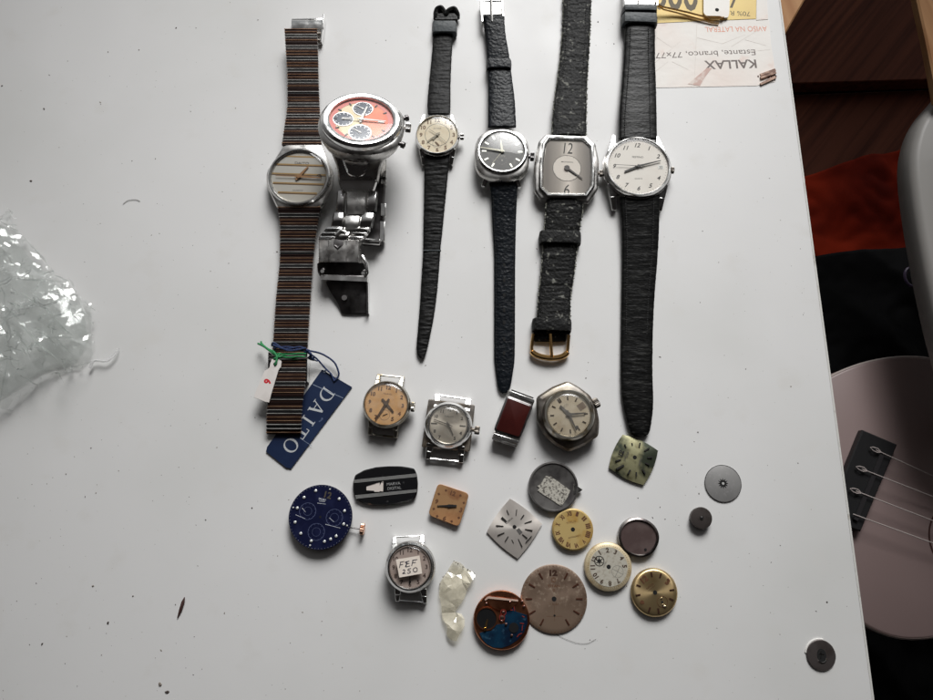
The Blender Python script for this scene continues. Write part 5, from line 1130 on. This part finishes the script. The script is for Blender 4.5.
# cream subdial dial
W, o, r, pre = disc_thing('cream_seconds_dial', 'domed cream round dial with silver centre and round emblem between two discs', 'watch dial', 608.8, 566.8, 23.8, 3.4, -62, [(.95, .2), (1, .7), (1, 1.8), (.97, 2.4), (.86, 2.95), (.7, 3.1)], mat('cream_gilt_rim', (.66, .55, .36), .3, .42, var=[(300, (.5, .37, .2), .5, .68)], bump=[(700, .03)]), 'dial')
m = M(); m.lathe([(r * .8, 2.9), (r * .8, 3.14)], 80); cd = m.done('centre_field', mat('silver_grain_field', (.58, .55, .47), .3, .42, var=[(900, (.48, .44, .36), .5, .65)]), o, pre=pre)
m = M(); numerals(m, [(h_, str(h_)) for h_ in (1, 2, 3, 4, 5, 7, 8, 9, 10, 11, 12)], r * .67, 3.17, 2.1, off=.045, rotf=lambda h: h * 30); m.done('numerals', mat('dark_numerals', (.07, .045, .03), rough=.5), cd, pre=pre, flat=True)
m = M(); tick_ring(m, r * .84, r * .88, .14, 3.0)
m.ring([(2.5, 3.15), (2.6, 3.15), (2.6, 3.18), (2.5, 3.18)], 36, 0, -4.3); m.box(0, -4.3, .12, 5, 3.15, 3.18); m.box(0, -4.3, 5, .12, 3.15, 3.18); m.text('SWISS', 0, 1.9, 3.17, .6, wid=2.6); m.done('printing', 'ink_soft', cd, pre=pre, flat=True)
m = M(); v = Vector(loc(W, 599.3, 561, 3.2)) - Vector(pre.translation); m.ring([(1.9, 3.15), (2.25, 3.15), (2.25, 3.2), (1.9, 3.2)], 30, v.x, v.y)
for aa in (0, 60, 120): m.box(v.x, v.y, .35, 3.4, 3.15, 3.2, aa)
m.lathe([(.9, 3.15), (.9, 3.21)], 16, v.x, v.y); m.done('emblem', 'ink', cd, pre=pre)
m = M(); ring_hole(m, .95, 3.15); m.done('centre_hole', 'hole', cd, pre=pre)
# gold dial
gm = mat('champagne_dial', (.62, .46, .24), .85, .33, var=[(150, (.5, .34, .16), .5, .75)])
gb = gm.node_tree.nodes['Principled BSDF']; gb.inputs['Anisotropic'].default_value = .8; tn = gm.node_tree.nodes.new('ShaderNodeTangent'); tn.direction_type = 'RADIAL'; tn.axis = 'Z'; gm.node_tree.links.new(tn.outputs[0], gb.inputs['Tangent'])
W, o, r, pre = disc_thing('gold_dial', 'domed gold sunray dial with dark markers, rightmost of the loose dials', 'watch dial', 655.3, 592.6, 23.4, 3.6, -38, [(.94, .2), (.99, .7), (1, 1.8), (.96, 2.5), (.88, 2.9), (.75, 3.05), (.5, 3.15), (.2, 3.2)], gm, 'dial')
m = M()
for h_ in (1, 2, 4, 5, 7, 8, 10, 11): m.mark(h_, r * .64, r * .84, .7, 2.8, 3.25)
m.done('hour_markers', mat('dark_red_brown', (.05, .02, .012), .3, .4), o, pre=pre)
m = M(); m.text('12', 0, r * .70, 3.22, 2.8, off=.045); m.text('3', r * .72, 0, 3.22, 2.8, off=.06, rot=70); m.text('9', -r * .72, 0, 3.22, 2.8, off=.06, rot=30); m.done('numerals', 'ink_brown', o, pre=pre, flat=True)
m = M(); m.text('NIVIA', 0, 3.4, 3.24, .8, wid=3.8); m.ring([(2.2, 3.2), (2.35, 3.2), (2.35, 3.26), (2.2, 3.26)], 36, 0, -4.8); m.text('17 JEWELS', 0, 2.2, 3.24, .5, wid=3.6); m.done('printing', 'ink_brown', o, pre=pre, flat=True)
m = M(); ring_hole(m, .95, 3.21); v = Vector(loc(W, 662.3, 602, 3.3)) - Vector(pre.translation); ring_hole(m, .5, 3.22, v.x, v.y); m.done('centre_hole', 'hole', o, pre=pre)
m = M()
for x_, y_, rr in ((661.5, 598.3, .55), (665, 606.5, .8), (663.2, 604.6, .5)): v = Vector(loc(W, x_, y_, 3.4)) - Vector(pre.translation); blob(m, v.x, v.y, 3.1, rr, .5)
m.done('shiny_fleck', 'steel_bright', o, pre=pre)
# Titan dial
W, o, r, pre = disc_thing('brown_round_dial', 'largest loose dial, stained brown with thin batons, beside the copper movement', 'watch dial', 554.2, 599, 33.2, 1.6, 0, [(.985, .05), (1, .25), (1, .75), (.97, 1.0), (.85, 1.1)], mat('stained_brown_dial', (.24, .17, .125), .35, .45, var=[(110, (.13, .085, .06), .42, .6), (600, (.36, .28, .21), .55, .7), (28, (.20, .14, .10), .42, .6)], bump=[(500, .02)]), 'dial')
m = M()
for h_ in range(1, 12):
    if h_ == 6: continue
    m.mark(h_, r * .66, r * .86, .55, 1.05, 1.3, w2=.75)
m.done('hour_markers', mat('coppery_batons', (.14, .055, .035), .7, .35), o, pre=pre)
m = M(); m.text('12', 0, r * .75, 1.14, 2.7, off=.07, wid=3.6); m.done('numeral', mat('dark_copper_print', (.06, .03, .02), .3, .4), o, pre=pre, flat=True)
m = M(); tick_ring(m, r * .92, r * .96, .16, 1.04)
for h_ in range(12): m.mark(h_, r * .925, r * .95, .5, 1.04, 1.08)
m.text('TITAN', 0, 5.4, 1.13, 1.1, wid=5.4, off=.015); m.text('17 RUBIS', 0, -2.2, 1.13, .6, wid=4.4); m.box(0, -6, .1, 6.5, 1.1, 1.13); m.box(0, -7.2, 7, .1, 1.1, 1.131)
m.ring([(.65, 1.11), (.85, 1.11), (.85, 1.14), (.65, 1.14)], 4, 0, 8.1); m.ring([(.3, 1.11), (.5, 1.11), (.5, 1.14), (.3, 1.14)], 16, 0, 3.7)
m.ring([(.9, 1.1), (1.1, 1.1), (1.1, 1.13), (.9, 1.13)], 20, 0, 8.0)
m.done('printing', 'ink_brown', o, pre=pre, flat=True)
m = M(); ring_hole(m, 1.05, 1.11); ring_hole(m, .45, 1.14, 0, -6.9); m.done('centre_hole', 'hole', o, pre=pre)
# copper and blue movement
W, o, r, pre = disc_thing('copper_movement', 'quartz movement with copper plate and blue circuit, overlapping the brown dial', 'watch movement', 501.8, 620.4, 28.2, 4.0, 0, [(.93, .2), (1, .8), (1, 2.6), (.98, 2.9), (.96, 2.9)], 'copper', 'plate')
Z = lambda x, y: (470 + x / 10., 585 + y / 10.)
def zz(pts, z): return [tuple((Vector(loc(W, *Z(x, y), z)) - Vector(pre.translation))[:2]) for x, y in pts]
X['blue_pcb'] = mat('blue_circuit_film', (.006, .036, .075), .3, .3, var=[(150, (.005, .014, .035), .42, .62), (500, (.03, .08, .13), .6, .7)], bump=[(300, .04)])
m = M(); m.prism(zz([(95, 480), (150, 462), (215, 455), (268, 395), (350, 385), (345, 250), (400, 215), (440, 215), (460, 265), (570, 300), (575, 380), (540, 470), (480, 545), (400, 600), (320, 628), (240, 625), (170, 590), (125, 545)], 3.2), 2.9, 3.2); m.done('circuit', 'blue_pcb', W, pre=pre)
m = M(); m.prism(zz([(180, 118), (330, 125), (480, 155), (475, 180), (400, 250), (340, 265), (270, 250), (210, 215), (150, 150)], 3.6), 2.9, 3.6, .15); m.done('bridge_plate', 'copper', W, pre=pre)
m = M(); a = zz([(180, 123), (480, 155), (150, 150)], 3.7); m.wedge(a[0], a[1], .9, .7, 3.5, 3.9, 3.5, 3.9); m.wedge(a[2], a[0], .5, .8, 3.5, 3.8, 3.5, 3.85); m.done('bright_bar', mat('rose_steel', (.80, .58, .47), .4, .25), W, pre=pre)
c1 = zz([(165, 335)], 3)[0]
m = M(); m.lathe([(4.3, 2.95), (4.3, 3.3)], 48, *c1); m.done('battery_well', mat('dark_well', (.01, .01, .011), .3, .4), W, pre=pre)
m = M(); m.ring([(4.3, 2.9), (4.75, 2.9), (4.75, 3.6), (4.3, 3.6)], 48, *c1); m.done('battery_ring', 'copper', W, pre=pre)
m = M(); a = zz([(175, 345), (150, 440)], 3.4); m.wedge(a[0], a[1], .5, 1.1, 3.3, 3.5, 3.3, 3.8); m.lathe([(.9, 3.3), (.7, 4.0)], 16, *a[1]); m.done('battery_contact', 'gold', W, pre=pre)
c1 = zz([(437, 425)], 3)[0]; m = M(); m.lathe([(2.1, 3.2), (2.1, 3.45)], 32, *c1); m.done('coil_well', mat('dark_well_b', (.008, .008, .009), .2, .5), W, pre=pre)
m = M()
for x, y, rr in ((333, 272, .6), (320, 325, .95), (318, 362, .5), (360, 392, .55), (418, 503, .55), (520, 165, .5), (540, 215, .55), (165, 185, .5), (400, 170, .4)):
    c1 = zz([(x, y)], 3.4)[0]; m.lathe([(rr, 3.1), (rr, 3.75), (rr * .6, 3.85)], 18, *c1)
m.done('screws', mat('rose_screws', (.72, .42, .35), 1, .25), W, pre=pre)
m = M()
for x, y in ((320, 325), (333, 272)): c1 = zz([(x, y)], 3.4)[0]; m.ring([(1.0, 3.2), (1.3, 3.2), (1.3, 3.7), (1.0, 3.7)], 20, *c1)
for (x0, y0, x1, y1) in ((440, 210, 445, 260), (350, 245, 430, 250), (520, 310, 545, 320), (500, 380, 540, 385), (525, 400, 520, 455), (490, 495, 520, 480), (470, 520, 490, 490)):
    a = zz([(x0, y0), (x1, y1)], 3.3); m.wedge(a[0], a[1], .35, .35, 3.2, 3.4, 3.2, 3.4)
m.done('jewels_and_tracks', mat('reddish_tracks', (.35, .05, .04), .5, .3), W, pre=pre)
# small discs
W, o, r, pre = disc_thing('flat_disc', 'thin flat grey disc with a toothed star hole at its centre', 'watch part', 723.1, 483.4, 18.2, .5, 0, [(1, .05), (1, .4), (.97, .5)], mat('flat_grey_disc', (.30, .295, .29), .3, .42, var=[(90, (.26, .255, .25), .5, .7), (700, (.34, .33, .33), .55, .7)]), 'disc')
m = M(); st_ = []
for i in range(24): rr = 2.5 if i % 2 == 0 else 1.4; t = 2 * math.pi * i / 24; st_.append((rr * math.cos(t), rr * math.sin(t)))
m.prism(st_, .5, .53); sh = m.done('toothed_hole', 'hole', o, pre=pre); m = M(); m.lathe([(.6, .53), (.6, .6)], 16); m.done('hub', mat('pale_hub', (.6, .6, .58), .3, .4), o, pre=pre)
m = M(); m.ring([(r - .15, .3), (r + .06, .3), (r + .06, .54), (r - .15, .54)], 80); m.done('rim', 'steel_dark', o, pre=pre)
W, o, r, pre = disc_thing('small_metal_cap', 'small thick dark metal wheel cap with a tiny bright centre pin', 'watch part', 701.7, 518, 10.8, 3.2, 0, [(.92, .1), (.96, .5), (.98, 2.4), (1, 2.7), (.97, 3.1), (.85, 3.2)], mat('dark_brown_metal', (.10, .085, .08), .7, .42, var=[(200, (.06, .05, .045), .45, .7)]), 'body')
m = M(); m.lathe([(.9, 3.2), (.8, 3.45)], 16, 0, 0); sp2 = m.done('pin_collar', 'steel_dark', o, pre=pre); m = M(); m.lathe([(.4, 3.4), (.25, 3.9)], 12, 0, .2); m.done('pin', 'steel_bright', o, pre=pre)
# cam bolt in the tabletop
q = P(821.4, 655.2, .8); r = 14.6 * K(821, 655, .8)
m = M(); m.lathe([(r, -.5), (r, .6), (r * .96, .9), (r * .86, .95)], 64, q.x, q.y); bolt = m.done('cam_lock', mat('burnished_zinc', (.15, .13, .125), .75, .42, var=[(150, (.10, .08, .075), .45, .7)], bump=[(500, .02)]), table)
m = M(); m.lathe([(2.0, .96), (2.0, .99)], 24, q.x, q.y, sx=1, sy=1.35); m.done('socket', 'hole', bolt)
m = M(); m.tube([(q.x + 2.2 * math.sin(t), q.y - .4 + 2.6 * math.cos(t), 1.0) for t in [R(a) for a in range(110, 235, 10)]], .28, 6); m.box(q.x - .3, q.y + .3, .5, 3.2, .98, 1.1, 8); m.box(q.x, q.y + .6, 2.2, .5, .98, 1.1, 8); m.done('socket_edge', 'steel_bright', bolt)
m = M(); m.tube([(q.x + (r + .2) * math.cos(t), q.y + (r + .2) * math.sin(t), .2) for t in [R(a) for a in range(75, 175, 6)]], .4, 6); m.done('chipped_ring', mat('chipped_white_rim', (.75, .73, .7), rough=.5), bolt)

#---- torn plastic scrap
def crumple(name, out_px, n, amp, mt, z0=.3, seed=1, lab=None, folds=None, jitter=True, ridge=False):
    rnd = random.Random(seed); poly = [P(x, y)[:2] for x, y in out_px]
    poly = [tuple(p) for p in poly]
    def inside(x, y):
        c = False; j = len(poly) - 1
        for i in range(len(poly)):
            if (poly[i][1] > y) != (poly[j][1] > y) and x < (poly[j][0] - poly[i][0]) * (y - poly[i][1]) / (poly[j][1] - poly[i][1]) + poly[i][0]: c = not c
            j = i
        return c
    from mathutils.geometry import delaunay_2d_cdt
    vs = []
    per = len(poly)
    for i in range(per):                    # boundary with torn jitter
        a, b = Vector(poly[i]), Vector(poly[(i + 1) % per]); L = (b - a).length; s_ = max(1, int(L / 1.6))
        for j in range(s_): vs.append(a.lerp(b, j / s_) + Vector((rnd.uniform(-.25, .25), rnd.uniform(-.25, .25))) * (1 if jitter else 0))
    nb = len(vs); x0 = min(p[0] for p in poly); x1 = max(p[0] for p in poly); y0 = min(p[1] for p in poly); y1 = max(p[1] for p in poly)
    while len(vs) < nb + n:
        x, y = rnd.uniform(x0, x1), rnd.uniform(y0, y1)
        if inside(x, y): vs.append(Vector((x, y)))
    v2, e2, f2, *_ = delaunay_2d_cdt([Vector(v) for v in vs], [(i, (i + 1) % nb) for i in range(nb)], [], 1, 1e-4)
    zs = []
    for i, v in enumerate(v2):
        q = Vector((v.x * .11, v.y * .11, seed)); h = abs(noise.noise(q)) * 1.6 + abs(noise.noise(q * 2.7)) * .8 + rnd.random() * .35
        if ridge:
            q2 = Vector((v.x * .022 + .3 * noise.noise(q * .4), v.y * .022, seed)); r1 = (1 - min(1, abs(noise.noise(q2)) * 2.6)) ** 2
            q3 = Vector((v.x * .05 + v.y * .03, v.y * .055 - v.x * .02, seed + 5)); r2 = (1 - min(1, abs(noise.noise(q3)) * 3)) ** 2
            q4 = Vector((v.x * .13, v.y * .10 + v.x * .05, seed + 9)); r3 = (1 - min(1, abs(noise.noise(q4)) * 4)) ** 2
            h = .7 * r1 + .7 * r2 + .34 * r3 + .5 * noise.noise(q2 * .8 + Vector((0, 0, 3))) + .3
            h = max(.02, h * min(1, min((Vector(v) - Vector(b)).length for b in vs[:nb]) / 9 + .12))
        zs.append(z0 + amp * h)
    m = M(); m.add([(v.x, v.y, z) for v, z in zip(v2, zs)], [tuple(f) for f in f2])
    return m
sc = crumple('plastic_scrap', [(453.6, 560.8), (460, 563), (466, 568), (471, 571), (475, 574.5), (470.5, 583), (465, 595), (459, 606), (455.6, 611.5), (461, 614), (465, 619), (464.5, 626), (462, 631), (459, 634), (456, 640), (452, 639), (448.5, 636), (447, 633), (448, 627), (445, 621), (442.5, 619), (441, 605), (439.5, 594), (440, 583), (444.5, 576), (449, 568)], 46, 2.0, None, .3, 5)
scrap = sc.done('plastic_scrap', clear('yellowed_film', (.97, .94, .84), 3.0, .16, 1.5, haze=((.88, .82, .66), .85, 110)), None, flat=True)
tag(scrap, 'torn piece of yellowed clear film beside the copper movement', 'plastic scrap')
m = M()
for x, y in ((454, 561), (456, 562.5), (458, 564), (463, 567), (467.5, 570), (467.8, 569.5), (470, 571.5), (471, 572), (474, 573.5), (443, 577), (444.5, 576), (446, 573.5), (440, 584)): p_ = P(x, y, 1.6); blob(m, p_.x, p_.y, 1.2, random.uniform(.2, .42), .5)
m.done('grime', mat('dark_grime', (.04, .035, .025), rough=.9), scrap)
#---- crumpled clear bag at the left edge
bag = thing('plastic_bag', 'crumpled clear plastic bag at the left edge of the table', 'plastic bag', 30, 320)
Zb = lambda x, y: (x / 2.914, 190 + y / 2.917)
fb = clear('clear_film', (.984, .992, .987), 2.0, .07, 1.5, haze=((.9, .94, .91), .06, 90), bump=(60, 1.2))
fb2 = clear('clear_film_under', (.98, .99, .985), 1.5, .1, 1.5, haze=((.86, .91, .88), .09, 60), bump=(80, 1.0))
o1 = [Zb(*p) for p in ((-330, -60), (-150, 10), (-40, 60), (5, 85), (30, 62), (45, 100), (75, 145), (120, 195), (150, 240), (195, 262), (225, 305), (270, 335), (272, 385), (268, 430), (278, 480), (240, 520), (170, 530), (120, 545), (95, 575), (60, 600), (30, 640), (-20, 640), (-120, 690), (-330, 640))]
m = crumple('film', o1, 3800, 11.0, None, .8, 11, ridge=True); m.done('upper_film', fb, bag, world=True, ang=28)
o2 = [Zb(*p) for p in ((-320, 0), (-80, 80), (20, 110), (90, 200), (180, 285), (245, 350), (262, 440), (225, 505), (120, 535), (40, 590), (-60, 640), (-320, 600))]
m = crumple('film', o2, 1500, 5, None, .2, 21, ridge=True); m.done('lower_film', fb2, bag, world=True, ang=28)
# bright pinched folds and twisted tail
m = M(); rnd = random.Random(3)
for (x0, y0, x1, y1) in ((30, 260, 190, 268), (45, 240, 70, 210), (75, 145, 130, 205), (0, 330, 60, 380), (50, 385, 170, 500), (170, 490, 220, 500), (160, 430, 210, 480), (250, 330, 280, 350), (20, 50, 45, 85), (0, 90, 60, 125), (60, 125, 165, 245), (20, 500, 0, 620), (60, 540, 115, 575), (100, 300, 200, 420), (60, 300, 150, 360), (0, 480, 60, 500), (40, 350, 0, 400), (225, 310, 272, 400), (200, 520, 270, 500), (150, 540, 220, 520)) + tuple((lambda a_, x_, y_, l_: (x_, y_, x_ + l_ * math.cos(a_), y_ + l_ * math.sin(a_)))(rnd.uniform(.2, 1.3) if rnd.random() < .7 else rnd.uniform(1.6, 3), rnd.uniform(-60, 205), rnd.uniform(230, 520), rnd.uniform(12, 60)) for _ in range(75)):
    a = Zb(x0, y0); b = Zb(x1, y1); n = 6; pts = []
    for i in range(n + 1):
        t = i / n; z_ = (9 if x0 < 180 else 5) + 3 * math.sin(t * 5 + x0); pts.append(P(a[0] + (b[0] - a[0]) * t + rnd.uniform(-1, 1), a[1] + (b[1] - a[1]) * t + rnd.uniform(-1, 1), z_))
    m.tube(pts, [.08 + (.12 + .3 * (abs(x1 - x0) / 120)) * math.sin(math.pi * i / n) for i in range(n + 1)], 4, 2.2)
m.done('pinched_fold', fb, bag, world=True, flat=True)
m = M()
for x0, y0 in ((5, 85), (30, 62), (45, 100), (75, 145), (120, 195), (150, 240), (195, 262), (225, 305), (250, 325), (262, 340), (272, 385), (268, 420), (275, 440), (240, 515), (205, 528), (170, 530), (120, 545), (95, 575), (60, 600), (30, 640)):
    for j in range(2):
        a = Vector(Zb(x0, y0)); b = a + Vector((rnd.uniform(-1, 4), rnd.uniform(-4, 4))); c_ = a + Vector((rnd.uniform(-4, 0), rnd.uniform(1, 4)))
        q_ = [P(a.x, a.y, 1.5), P(b.x, b.y, rnd.uniform(1, 5)), P(c_.x, c_.y, rnd.uniform(.5, 4)), P(a.x - 5, a.y, 4)]
        m.add(q_, [(0, 1, 2), (0, 2, 3)])
m.done('crinkled_rim', fb, bag, world=True, flat=True)
m = M(); m.tube(spline([Zb(262, 520) + (2,), Zb(275, 497) + (2.5,), Zb(310, 498) + (2.5,), Zb(335, 480) + (2,), Zb(345, 462) + (1,)]), .8, 5, .5); m.done('twisted_tail', clear('clear_film_tail', (.97, .97, .97), 1.5, .1, 1.5, haze=((.9, .9, .9), .6, 80)), bag, world=True, flat=True)

#---- little debris
sp_ = thing('wood_splinter', 'thin dark brown splinter lying alone on the lower left of the table', 'splinter', 181, 607)
m = M(); m.tube([P(184.6, 597, .5), P(183, 602, .6), P(180.5, 610, .6), P(177.5, 618, .4)], [.15, .75, .7, .2], 6); m.done('sliver', mat('dark_brown_sliver', (.05, .018, .014), rough=.6), sp_, world=True)
X['hair'] = mat('dark_fine_hair', (.05, .04, .035), rough=.5)
hr = thing('hair', 'fine dark hair curling below the brown round dial', 'hair', 575, 642)
m = M(); m.tube(spline([(556, 634, .3), (566, 639, .3), (578, 643, .3), (588, 643, .3), (596, 639, .3)]), .06, 4); m.done('strand', 'hair', hr, world=True)
hr = thing('hair', 'short pale curled fibre near the left edge above the plastic bag', 'hair', 132, 202)
m = M(); m.tube(spline([(123, 204, .3), (128, 200.5, .3), (135, 199.5, .3), (140, 201, .3)]), .13, 4); m.done('strand', mat('grey_fibre', (.34, .33, .31), rough=.6), hr, world=True)
